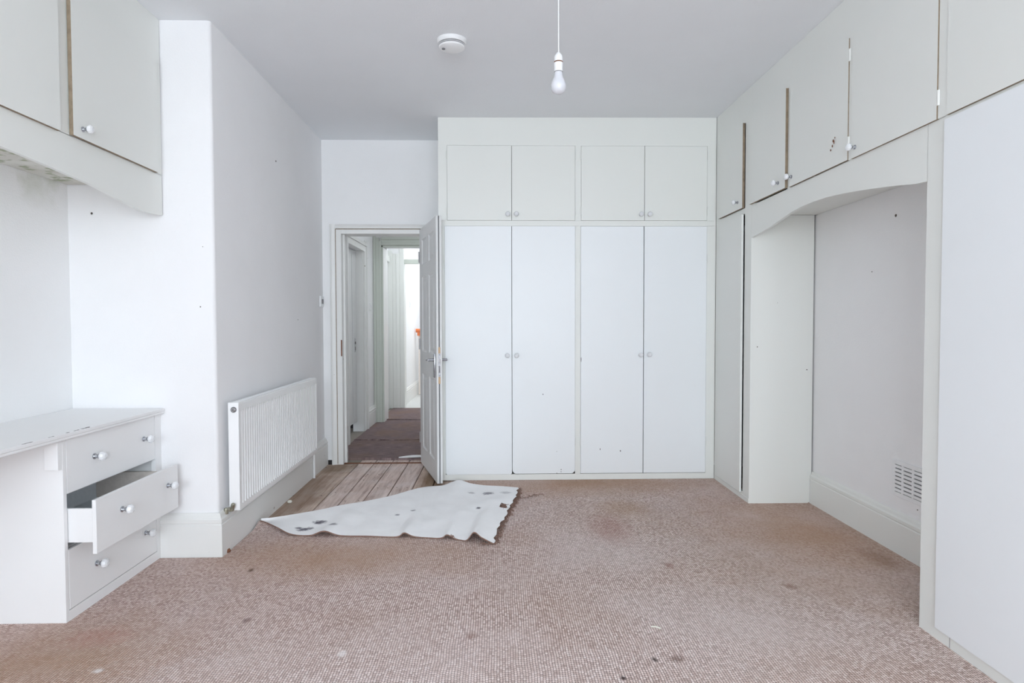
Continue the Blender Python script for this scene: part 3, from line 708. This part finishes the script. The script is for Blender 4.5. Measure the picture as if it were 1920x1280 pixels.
ldoor(bc, 2.850, 3.425, 1.924, 2.478, 'near', 3.396, 1.974, lip=.011)
ldoor(bc, 2.268, 2.822, 1.921, 2.476, 'near', 2.790, 1.966, lip=.011)
g = G()
for a, b, ra, rb in ((2.965, 2.045, .006, .008), (2.958, 2.035, .004, .010), (2.972, 2.022, .006, .006), (2.985, 2.005, .006, .006), (2.95, 2.055, .004, .004)):
    g.prism([(a + ra * math.cos(t * .9) * random.uniform(.6, 1.2), b + rb * math.sin(t * .9) * random.uniform(.6, 1.2)) for t in range(7)], 0, RD - .0006, RD + .0004)
obj('worn_patch', g, 'rust', bc, label='scuffed bare patch where a knob is missing', kind='stuff')
# near tall unit
nu = thing('tall_cupboard', (1.83, 1.75, 0), 'nearest tall white cupboard, running out of frame at the right edge', 'cupboard')
g = sheet([(YN, 0), (YN, 1.0), (1.02, 1.0), (1.02, 0)][::-1], RF, RF + .001)
g = G(); rect_yz(g, 1.02, YN, 0.0, .045); rect_yz(g, 2.235, YN, .045, 1.921); rect_yz(g, 2.272, YN, 1.921, rt); rect_yz(g, 1.02, 2.235, 1.905, 1.925)
rect_yz(g, 1.02, 2.272, 2.478, rt); rect_yz(g, 1.60, 1.66, .045, 2.478); rect_yz(g, 1.02, 1.06, .045, 2.478); rect_yz(g, 2.20, 2.272, 1.925, 2.478)
obj('frame', g, 'joinery', nu)
obj('side_panel', G().box(RF + .018, YN - .016, 0, RB - .003, YN, rt(YN)), 'joinery', nu)
obj('inside', G().box(RB - .02, 1.03, 0.0, RB - .012, YN - .02, 2.6), 'interior', nu)
for a, b in ((1.66, 2.228), (1.03, 1.60)):
    ldoor(nu, a, b, .046, 1.908, 'near', edge=False, lip=.010, mat='door_paint')
    ldoor(nu, a, b - .010, 1.921, 2.478, 'near', lip=.011)
obj('kickboard_joint', G().box(RF - .0006, 2.163, .002, RF + .001, 2.165, .043), 'slot', nu)
marks(nu, [], 0, RF) if False else None

# ventilation grille in the alcove
vg = thing('air_vent', (RB, 3.02, .29), 'white slotted plastic air vent low on the right alcove wall', 'vent')
v0, v1, q0, q1 = 2.895, 3.142, .285, .470
g = G().box(RB - .006, v0, q0, RB, v0 + .022, q1, bev=.002).box(RB - .006, v1 - .022, q0, RB, v1, q1, bev=.002).box(RB - .006, v0 + .02, q0, RB, v1 - .02, q0 + .022, bev=.002).box(RB - .006, v0 + .02, q1 - .022, RB, v1 - .02, q1, bev=.002)
obj('frame', g, 'plastic', vg)
obj('backing', G().box(RB - .0015, v0 + .01, q0 + .01, RB - .0005, v1 - .01, q1 - .01), 'slot', vg)
n = 7
for i in range(n):
    z = q0 + .022 + (q1 - q0 - .044) * (i + .5) / n
    g = G().box(RB - .007, v0 + .02, z - .0068, RB - .001, v1 - .02, z + .0068, bev=.001)
    obj('slat', g, 'plastic', vg)
for y in (v0 + .085, v0 + .163): obj('mullion', G().box(RB - .0074, y - .008, q0 + .02, RB - .001, y + .008, q1 - .02, bev=.001), 'plastic', vg)

# ------------------------------------------------------------------ left alcove: overhead cupboard
UF = -1.668
lc = thing('overhead_cupboard', (-1.9, 2.3, SOF), 'overhead cupboard with arched fascia above the desk in the left alcove', 'cupboard')
UY0 = 0.75
prof = [(BR - .006, 1.716), (3.10, 1.711), (3.048, 1.707), (2.967, 1.705), (2.91, 1.710), (2.854, 1.717), (2.73, 1.733), (2.602, 1.749), (2.386, 1.763), (2.254, 1.770), (2.137, 1.775), (1.95, 1.775), (1.75, 1.767), (1.5, 1.749), (1.25, 1.733), (1.1, 1.717), (.95, 1.705), (UY0, 1.716)]
ut = lambda y: CE(UF, y) - .001
g = G()
for (a, za), (b, zb_) in zip(prof, prof[1:]):
    g.add([(UF, a, za), (UF, b, zb_), (UF, b, 1.912), (UF, a, 1.912), (UF - .018, a, za), (UF - .018, b, zb_), (UF - .018, b, 1.912), (UF - .018, a, 1.912)], [[0, 1, 2, 3], [4, 5, 6, 7], [0, 1, 5, 4]])
obj('arched_fascia', g, 'joinery', lc)
g = G(); rect_yz(g, UY0, BR - .006, 2.452, ut, UF - .018)
for a, b in ((3.06, BR - .006), (2.38, 2.50), (1.72, 1.78), (UY0, .82)): rect_yz(g, a, b, 1.910, 2.454, UF - .018)
obj('frame', g, 'joinery', lc)
obj('soffit', G().box(UF - .018, UY0, SOF + .003, AL + .003, BR - .006, SOF + .02), 'mould', lc, label='mould-spotted cupboard underside')
obj('inside', G().box(AL + .012, UY0, SOF + .02, AL + .02, BR - .01, 2.6), 'interior', lc)
ldoor(lc, 2.474, 3.085, 1.912, 2.460, 'far', 2.530, 1.950, side=1, xf=UF, ajar=.006)
ldoor(lc, 1.79, 2.412, 1.908, 2.456, 'near', side=1, xf=UF, lip=.014)
ldoor(lc, .83, 1.72, 1.908, 2.456, 'near', side=1, xf=UF, lip=.014)

# ------------------------------------------------------------------ desk with drawers
dk = thing('drawer_desk', (-1.9, 2.3, 0), 'built-in white desk with three drawers, the middle one pulled out', 'desk')
TX = -1.676
g = G().box(AL + .003, .55, .738, TX, BR - .008, .752, bev=.002).box(TX - .03, .55, .727, TX - .002, BR - .008, .7375, bev=.002)
obj('desk_top', g, 'desk_paint', dk)
g = G()
for y, l, wd_ in ((2.50, .03, .004), (2.56, .05, .006), (2.36, .03, .003), (2.45, .012, .005), (2.24, .05, .003), (2.555, .018, .003)):
    pl = [(TX - .003 - random.uniform(0, wd_) + (wd_ if i % 2 else 0) * .4, y - l / 2 + l * i / 4) for i in range(5)] + [(TX - .003 - wd_ - random.uniform(0, wd_), y + l / 2 - l * i / 3) for i in range(4)]
    g.prism(pl, 2, .7518, .7524)
obj('paint_chips', g, 'mark', dk, kind='stuff')
PX = -1.700; PY0 = 2.442
# pedestal carcass: near side, far side, back, plinth, face stiles, drawer dividers
g = G().box(AL + .003, PY0, 0, PX, PY0 + .020, .727, bev=.0015).box(AL + .003, 3.118, 0, PX - .0205, BR - .036, .727).box(AL + .003, PY0 + .02, 0.0, AL + .012, 3.118, .727)
g.box(PX - .02, PY0 + .0201, 0, PX, 3.0938, .042)
g.box(PX - .018, PY0 + .0201, .499, PX - .12, 3.118, .506).box(PX - .03, PY0 + .0201, .276, PX - .12, 3.118, .283)
g.box(PX - .02, 3.094, 0, PX, BR - .001, .727)
obj('pedestal', g, 'desk_paint', dk)
obj('support_block', G().box(-1.752, PY0 - .026, .610, -1.700, PY0 - .0005, .7265, bev=.002), 'desk_paint', dk)
obj('far_support', G().box(AL + .003, .56, 0, TX - .04, .58, .727), 'desk_paint', dk)
DY0, DY1 = PY0 + .0225, 3.092
def drawer(z0, z1, out, kz, box_h, interior=True, fy0=DY0, fy1=DY1):
    x1 = PX + out
    d = obj('drawer', G().box(x1 - .016, fy0, z0, x1, fy1, z1, bev=.0015), 'desk_paint', dk)
    knob(d, (x1, fy0 + .168, kz), 'x+', 1.1); knob(d, (x1, fy0 + .532, kz + .004), 'x+', 1.1)
    if interior:
        bz0, bz1 = z0 + .045, z0 + .045 + box_h; xb = x1 - .40
        obj('drawer_side', G().box(xb, DY0 + .004, bz0, x1 - .0165, DY0 + .016, bz1, bev=.001).box(xb, DY0 + .0035, bz0 + box_h * .66, x1 - .0165, DY0 + .0045, bz0 + box_h * .70), 'desk_paint', d)
        obj('drawer_side', G().box(xb, DY1 - .016, bz0, x1 - .0165, DY1 - .004, bz1), 'drawer_side', d)
        obj('drawer_back', G().box(xb, DY0 + .017, bz0, xb + .01, DY1 - .017, bz1), 'drawer_board', d)
        obj('drawer_base', G().box(xb + .01, DY0 + .017, bz0 + .006, x1 - .0165, DY1 - .017, bz0 + .011), 'drawer_board', d)
    return d
drawer(.507, .7245, 0.0, .620, .12, False)
drawer(.266, .481, .110, .394, .135)
drawer(.045, .283, 0.0, .165, .12, False)
g = G()
marks(dk, [], 0, PX) if False else None

# ------------------------------------------------------------------ radiator
rd = thing('panel_radiator', (-1.36, 3.92, .2), 'long white ribbed panel radiator on the left wall', 'radiator')
Y0, Y1, RX, RXB = 3.215, 4.650, -1.335, -1.388
Z0, Z1 = .205, .765
lean = lambda y: -0.013 * (y - Y0)
vs = []; fs = []; prof = []
pitch = .0335; nr = int((Y1 - Y0 - .05) / pitch); ys = []
y = Y0
ys.append((Y0, 0)); ys.append((Y0 + .022, 0))
for i in range(nr):
    b = Y0 + .026 + i * pitch
    ys += [(b, .019), (b + .005, .019), (b + .010, .001), (b + .013, 0), (b + .024, 0), (b + .028, .001)]
ys += [(Y1 - .022, .010), (Y1 - .018, 0), (Y1, 0)]
zs = [(Z0, 0, .006), (Z0 + .012, 0, 0), (Z0 + .035, 0, 0), (Z0 + .048, 1, 0), (Z1 - .050, 1, 0), (Z1 - .038, 0, .0), (Z1 - .004, 0, .002), (Z1, 0, .008)]
for z, k, back in zs:
    for y, d in ys: vs.append((RX + lean(y) - k * d - back, y, z))
n = len(ys)
for j in range(len(zs) - 1):
    for i in range(n - 1): fs.append([j * n + i, j * n + i + 1, (j + 1) * n + i + 1, (j + 1) * n + i])
obj('ribbed_front', G().add(vs, fs), 'radiator', rd, smooth=True)
sk = lambda g: g.fn(lambda x, y, z: (x + lean(y), y, z))
obj('back_panel', sk(G().box(RXB, Y0 + .01, Z0 + .02, RXB + .008, Y1 - .01, Z1 - .02)), 'radiator', rd)
obj('side_panel', sk(G().box(RXB - .004, Y0 - .002, Z0 + .004, RX - .002, Y0 + .004, Z1 + .004, bev=.002)), 'radiator', rd)
obj('side_panel', sk(G().box(RXB - .004, Y1 - .006, Z0 + .004, RX - .010, Y1 + .002, Z1 + .004, bev=.002)), 'radiator', rd)
g = G(); 
g.box(RX - .016, Y0 + .004, Z1 - .002, RX - .006, Y1 - .004, Z1 + .003, bev=.001).box(RXB, Y0 + .004, Z1 - .002, RXB + .008, Y1 - .004, Z1 + .003, bev=.001)
for i in range(58):
    y = Y0 + .012 + (Y1 - Y0 - .024) * i / 57
    g.box(RXB + .007, y - .004, Z1 - .001, RX - .015, y + .004, Z1 + .002)
obj('top_grille', sk(g), 'radiator', rd)
obj('vent_plug', G().lathe([(.015, 0), (.015, .004)], (-1.362, Y0 - .002, Z1 - .033), (0, -1, 0), 16, 1).lathe([(.011, .004), (.011, .007), (.008, .009), (.008, .012)], (-1.362, Y0 - .002, Z1 - .033), (0, -1, 0), 14, 0).box(-1.366, Y0 - .0155, Z1 - .037, -1.358, Y0 - .013, Z1 - .029, 1), ['steel', 'slot'], rd, smooth=True)
g = G().lathe([(.013, 0), (.013, .02), (.010, .022), (.010, .036)], (-1.378, Y0 + .012, .218), (0, -1, 0), 12)
g.lathe([(.011, 0), (.012, .02), (.010, .03)], (-1.402, Y0 - .018, .196), (0, 0, 1), 12).tube([(-1.402, Y0 - .018, .218), (-1.376, Y0 - .02, .222)], .010, 10)
g.lathe([(.008, 0), (.011, .006), (.011, .022), (.006, .028)], (-1.368, Y0 - .022, .226), (.25, -.1, 1), 10)
obj('valve', g, 'brass', rd, smooth=True)
obj('pipe', G().tube([(-1.404, Y0 - .018, -.02), (-1.404, Y0 - .018, .198)], .0085, 10), 'plastic', rd, smooth=True)
obj('pipe_collar', G().lathe([(.016, 0), (.018, .004), (.012, .016)], (-1.398, Y0 - .022, .0), (0, 0, 1), 12), 'rust', rd, smooth=True)
obj('pipe', G().tube([(-1.404, 4.73, -.02), (-1.404, 4.73, .20), (-1.402, 4.70, .225), (-1.385, 4.652, .235)], .0085, 10), 'plastic', rd, smooth=True)

# ------------------------------------------------------------------ carpet with its corner folded back
TOP = [(-1.382, 3.611, .040), (-1.334, 3.645, .034), (-1.25, 3.725, .025), (-1.107, 3.839, .02), (-1.007, 3.926, .02), (-.85, 4.027, .02), (-.713, 4.141, .02), (-.591, 4.29, .02), (-.506, 4.357, .02), (-.396, 4.39, .02), (-.342, 4.43, .03), (-.278, 4.438, .045), (-.207, 4.411, .03), (-.111, 4.388, .02), (.022, 4.374, .015), (.138, 4.339, .014)]
BOT = [(-1.382, 3.590, .036), (-1.335, 3.555, .038), (-1.25, 3.495, .028), (-1.147, 3.425, .012), (-1.04, 3.408, .010), (-.96, 3.400, .036), (-.87, 3.398, .011), (-.716, 3.387, .010), (-.56, 3.374, .009), (-.516, 3.370, .032), (-.455, 3.369, .010), (-.32, 3.345, .009), (-.279, 3.338, .030), (-.235, 3.330, .011), (-.175, 3.302, .010), (-.132, 3.290, .058), (-.090, 3.272, .036), (-.027, 3.250, .010)]
RGT = [(.138, 4.339), (.128, 4.22), (.118, 4.10), (.098, 3.99), (.070, 3.87), (.055, 3.75), (.022, 3.60), (-.004, 3.45), (-.027, 3.25)]
def cat(a, b, c, d, t): return 0.5 * ((2 * b) + (-a + c) * t + (2 * a - 5 * b + 4 * c - d) * t * t + (-a + 3 * b - 3 * c + d) * t ** 3)
def sample(pts, n):
    out = []
    L_ = [0]
    for a, b in zip(pts, pts[1:]): L_.append(L_[-1] + math.dist(a[:2], b[:2]))
    for i in range(n + 1):
        s_ = L_[-1] * i / n; k = 0
        while k < len(pts) - 2 and L_[k + 1] < s_: k += 1
        t = (s_ - L_[k]) / (L_[k + 1] - L_[k]); q = [pts[max(0, min(len(pts) - 1, k + j))] for j in (-1, 0, 1, 2)]
        out.append([cat(q[0][c], q[1][c], q[2][c], q[3][c], t) for c in range(len(pts[0]))])
    return out
cp = thing('fitted_carpet', (0.2, 2.5, 0), 'brown-pink looped carpet covering the room, its corner folded back', 'carpet')
# pile lying flat
out = [(AL + .004, BK + .002), (RB - .004, BK + .002), (RB - .004, 4.598), (-.27, 4.598), (-.30, 4.44)]
out += [(x, y - .02) for x, y, z in reversed(TOP[1:11])]
out += [(LX(3.6) + .0285, 3.60), (LX(BR) + .029, BR - .033), (AL + .004, BR - .033)]
g = G().prism(out, 2, -0.033, 0.0)
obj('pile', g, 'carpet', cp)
# hump by the skirting where the pile rises into the fold
vs = []; NX, NY = 14, 14
for j in range(NY + 1):
    for i in range(NX + 1):
        a, b = i / NX, j / NY
        x = -1.3905 + .22 * a; y = 3.48 + (.112 - .03 * a) * b
        z = .030 * (b ** 1.4) * max(0, 1 - a * .9) ** .8
        vs.append((x, y, z + .0004))
fs = [[j * (NX + 1) + i, j * (NX + 1) + i + 1, (j + 1) * (NX + 1) + i + 1, (j + 1) * (NX + 1) + i] for j in range(NY) for i in range(NX)]
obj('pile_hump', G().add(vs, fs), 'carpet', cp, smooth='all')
# folded flap, backing upwards
NU, NV = 150, 26
tp = sample(TOP, NU); bt = sample(BOT, NU); rg = sample([(x, y) for x, y in RGT], NV)
def nz(x, y): return .0035 * math.sin(x * 9 + y * 5) * math.sin(y * 13 - x * 4) + .002 * math.sin(x * 31 + y * 12)
topv = []
for i in range(NU + 1):
    s_ = i / NU
    for j in range(NV + 1):
        v = j / NV
        x = tp[i][0] * (1 - v) + bt[i][0] * v; y = tp[i][1] * (1 - v) + bt[i][1] * v
        # pull the last columns onto the frayed edge
        k = max(0.0, (s_ - .80) / .20) ** 1.3
        ex = tp[NU][0] * (1 - v) + bt[NU][0] * v; ey = tp[NU][1] * (1 - v) + bt[NU][1] * v
        x += k * (rg[j][0] - ex); y += k * (rg[j][1] - ey)
        zt = tp[i][2] * (1 - v) ** 3; zb_ = (bt[i][2] - .010) * max(0, v) ** 3.2
        flat = .0115
        z = flat + max(0, tp[i][2] - flat) * (1 - v) ** 2.5 + max(-.004, bt[i][2] - flat) * v ** 2.6
        w_ = 4 * v * (1 - v) * min(1, s_ * 4)
        z += abs(nz(x, y)) * w_ * 1.6
        # broad ridge running in from the big wave at the front edge
        z += .020 * w_ * math.exp(-((x + .10 - .10 * (y - 3.3)) / .07) ** 2) * v
        z += .010 * w_ * math.exp(-((x + .55 - .9 * (y - 3.4)) / .09) ** 2)
        if i == NU: x += .006 * math.sin(j * 2.3) + .004 * random.uniform(-1, 1)
        topv.append((x, y, z))
n = NV + 1
fs = [[i * n + j, (i + 1) * n + j, (i + 1) * n + j + 1, i * n + j + 1] for i in range(NU) for j in range(NV)]; mi = [0] * len(fs)
# the torn hole through which the pile's threads show
hole = lambda x, y: ((x - .035) / .022) ** 2 + ((y - 3.885) / .055) ** 2 < 1
keep = [k for k, f in enumerate(fs) if not hole(sum(topv[q][0] for q in f) / 4, sum(topv[q][1] for q in f) / 4)]
K = len(topv); th = .0075
botv = [(x, y, max(.0012, z - th)) for x, y, z in topv]
F2 = [fs[k] for k in keep]; m2 = [0] * len(F2)
F2 += [[q + K for q in f][::-1] for f in F2]; m2 += [1] * len(m2)
rim = [(i * n + NV, (i + 1) * n + NV) for i in range(NU)] + [(NU * n + j, NU * n + j + 1) for j in range(NV)]
for a, b in rim: F2.append([a, b, b + K, a + K]); m2.append(2)
# rounded back of the fold, running down to the pile
for i in range(0, NU):
    a, b = i * n, (i + 1) * n
    prev = (a, b); 
    for q in range(1, 4):
        ang = math.pi * q / 3.0
        idx = []
        for v_ in (a, b):
            x, y, z = topv[v_]; r = max(.004, (z - .001) / 2)
            topv_n = (x - .0 + .004 * math.sin(ang) * -.6, y + r * .8 * math.sin(ang), z - r * (1 - math.cos(ang)))
            idx.append(topv_n)
        base_i = len(topv) + len(botv)
        EXTRA = globals().setdefault('EXTRA', [])
        EXTRA += idx; e = base_i + len(EXTRA) - 2
        F2.append([prev[0], prev[1], e + 1, e]); m2.append(0 if q == 1 else 1); prev = (e, e + 1)
g = G().add(topv + botv + EXTRA, F2, m2)
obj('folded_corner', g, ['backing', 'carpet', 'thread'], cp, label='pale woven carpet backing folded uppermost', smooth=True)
# frayed threads along the torn edge and in the hole
g = G()
def tuft(x, y, z, n, r):
    for _ in range(n):
        a = random.uniform(0, 6.28); p_ = [(x + random.uniform(-.006, .006), y + random.uniform(-.006, .006), z)]
        l = r * random.uniform(.5, 1.2)
        for k in range(1, 5):
            a += random.uniform(-1.0, 1.0)
            q = p_[-1]; p_.append((q[0] + l / 4 * math.cos(a), q[1] + l / 4 * math.sin(a), max(.003, z + .008 * math.sin(k * .8) * random.random())))
        g.tube(p_, .0018, 4)
for (x, y), (x2, y2) in zip(RGT, RGT[1:]):
    for k in range(9):
        t = k / 9 + random.uniform(0, .1); xx = x + (x2 - x) * t; yy = y + (y2 - y) * t
        tuft(xx + .008, yy, .006, 4 if random.random() < .8 else 8, .028)
for k in range(8): tuft(.15 + .02 * k, 4.10 + .012 * k, .005, 2, .03)
for k in range(14): tuft(.035 + random.uniform(-.016, .016), 3.885 + random.uniform(-.045, .045), .012, 4, .03)
for x, y in ((-.252, 3.335), (-.262, 3.345), (-.245, 3.34), (-.05, 3.25), (-.07, 3.255), (-.09, 3.26)): tuft(x, y, .018 if x < -.2 else .006, 4, .022)
obj('frayed_threads', g, 'thread', cp, label='frayed brown carpet threads', kind='stuff')

# ------------------------------------------------------------------ small things
sd = thing('smoke_detector', (-.24, 3.35, CE(-.24, 3.35)), 'round white smoke detector on the ceiling', 'smoke detector')
c = (-.24, 3.349, CE(-.24, 3.349) + .001)
obj('base', G().lathe([(.079, 0), (.079, .008), (.074, .020), (.072, .022)], c, (0, 0, -1), 40), 'plastic', sd, smooth=True)
obj('grille_ring', G().lathe([(.066, .020), (.066, .0345)], c, (0, 0, -1), 40), 'slot', sd, smooth=True)
g = G().lathe([(.0690, .0272), (.0690, .0292)], c, (0, 0, -1), 40)
obj('ring', g, 'plastic', sd)
obj('cover', G().lathe([(.068, .0335), (.069, .036), (.066, .042), (.055, .047), (.02, .050), (.002, .0502)], c, (0, 0, -1), 40), 'plastic', sd, smooth=True)
obj('test_button', G().lathe([(.009, 0), (.009, .005), (.006, .006)], (c[0] - .043, c[1] - .010, c[2] - .047), (0, 0, -1), 14), 'slot', sd, smooth=True)
bxp, byp = .239, 2.44
pd = thing('pendant_lamp', (bxp, byp, 2.07), 'bare frosted bulb hanging in a white lampholder on a cord', 'lamp')
ct = CE(bxp, byp)
obj('ceiling_rose', G().lathe([(.042, 0), (.042, .008), (.030, .024), (.008, .034)], (bxp, byp, ct + .001), (0, 0, -1), 24), 'plastic', pd, smooth=True)
obj('cord', G().tube([(bxp, byp, ct - .03), (bxp, byp, 2.45), (bxp + .0005, byp, 2.215)],   .0022, 8), 'plastic', pd, smooth=True)
obj('lampholder', G().lathe([(.006, 0), (.009, .004), (.0150, .012), (.0165, .020), (.0165, .0335), (.0150, .0345), (.0150, .0385), (.0172, .039), (.0165, .062), (.0168, .072), (.0155, .073)], (bxp, byp, 2.226), (0, 0, -1), 24), 'plastic', pd, smooth=True)
obj('holder_ring', G().lathe([(.0172, .0346), (.0172, .0388)], (bxp, byp, 2.226), (0, 0, -1), 24), 'rust', pd)
obj('bulb_collar', G().lathe([(.0165, .0728), (.0165, .0750)], (bxp, byp, 2.226), (0, 0, -1), 24), 'slot', pd)
obj('bulb', G().lathe([(.0155, .0745), (.0160, .085), (.019, .097), (.0262, .112), (.0300, .127), (.0285, .140), (.0225, .1505), (.013, .1565), (.003, .1583)], (bxp, byp, 2.226), (0, 0, -1), 28), 'bulb', pd, smooth=True)

def crumb(name, x, y, z, sx, sy, sz, label, cat, mat='crumb', rot=0.0):
    b = bmesh.new(); bmesh.ops.create_icosphere(b, subdivisions=1, radius=.5)
    g = G(); g.add([(x + (v.co.x * math.cos(rot) - v.co.y * math.sin(rot)) * sx * 1.0, y + (v.co.x * math.sin(rot) + v.co.y * math.cos(rot)) * sy, z + (v.co.z + .45) * sz) for v in [q for q in b.verts]], [[v.index for v in f.verts] for f in b.faces]); b.free()
    return obj(name, g, mat, None, label=label, cat=cat)
crumb('plaster_crumb', -1.372, 4.075, -.006, .034, .040, .022, 'crumb of pale plaster on the floorboards against the skirting', 'debris')
g = G().tube([(.588, 2.345, .004), (.605, 2.338, .007), (.622, 2.330, .004)], .0028, 6)
obj('thread_scrap', g, 'crumb', None, label='short white scrap of thread lying on the carpet', cat='debris')
# nail holes and old fixings in the walls
def dot(parent, c, ax, r, m='mark'):
    obj('nail_hole', G().lathe([(r, 0), (r * .6, .003)], c, ax, 8), m, parent)
wret = wl; walr = bpy.data.objects['wall_right']
for x, z, r in ((-2.019, 1.725, .006), (-1.492, 1.26, .003), (-1.475, 1.56, .002)): dot(wret, (x, BR - .0004, z), (0, -1, 0), r)
for y, z, r in ((4.08, 2.224, .006), (4.5, 1.2, .003)): dot(wl, (LX(y) + .0003, y, z), (1, 0, 0), r)
for y, z, r in ((3.155, 1.722, .008), (3.35, 1.45, .003), (2.95, .26, .003)): dot(walr, (RB - .0003, y, z), (-1, 0, 0), r)
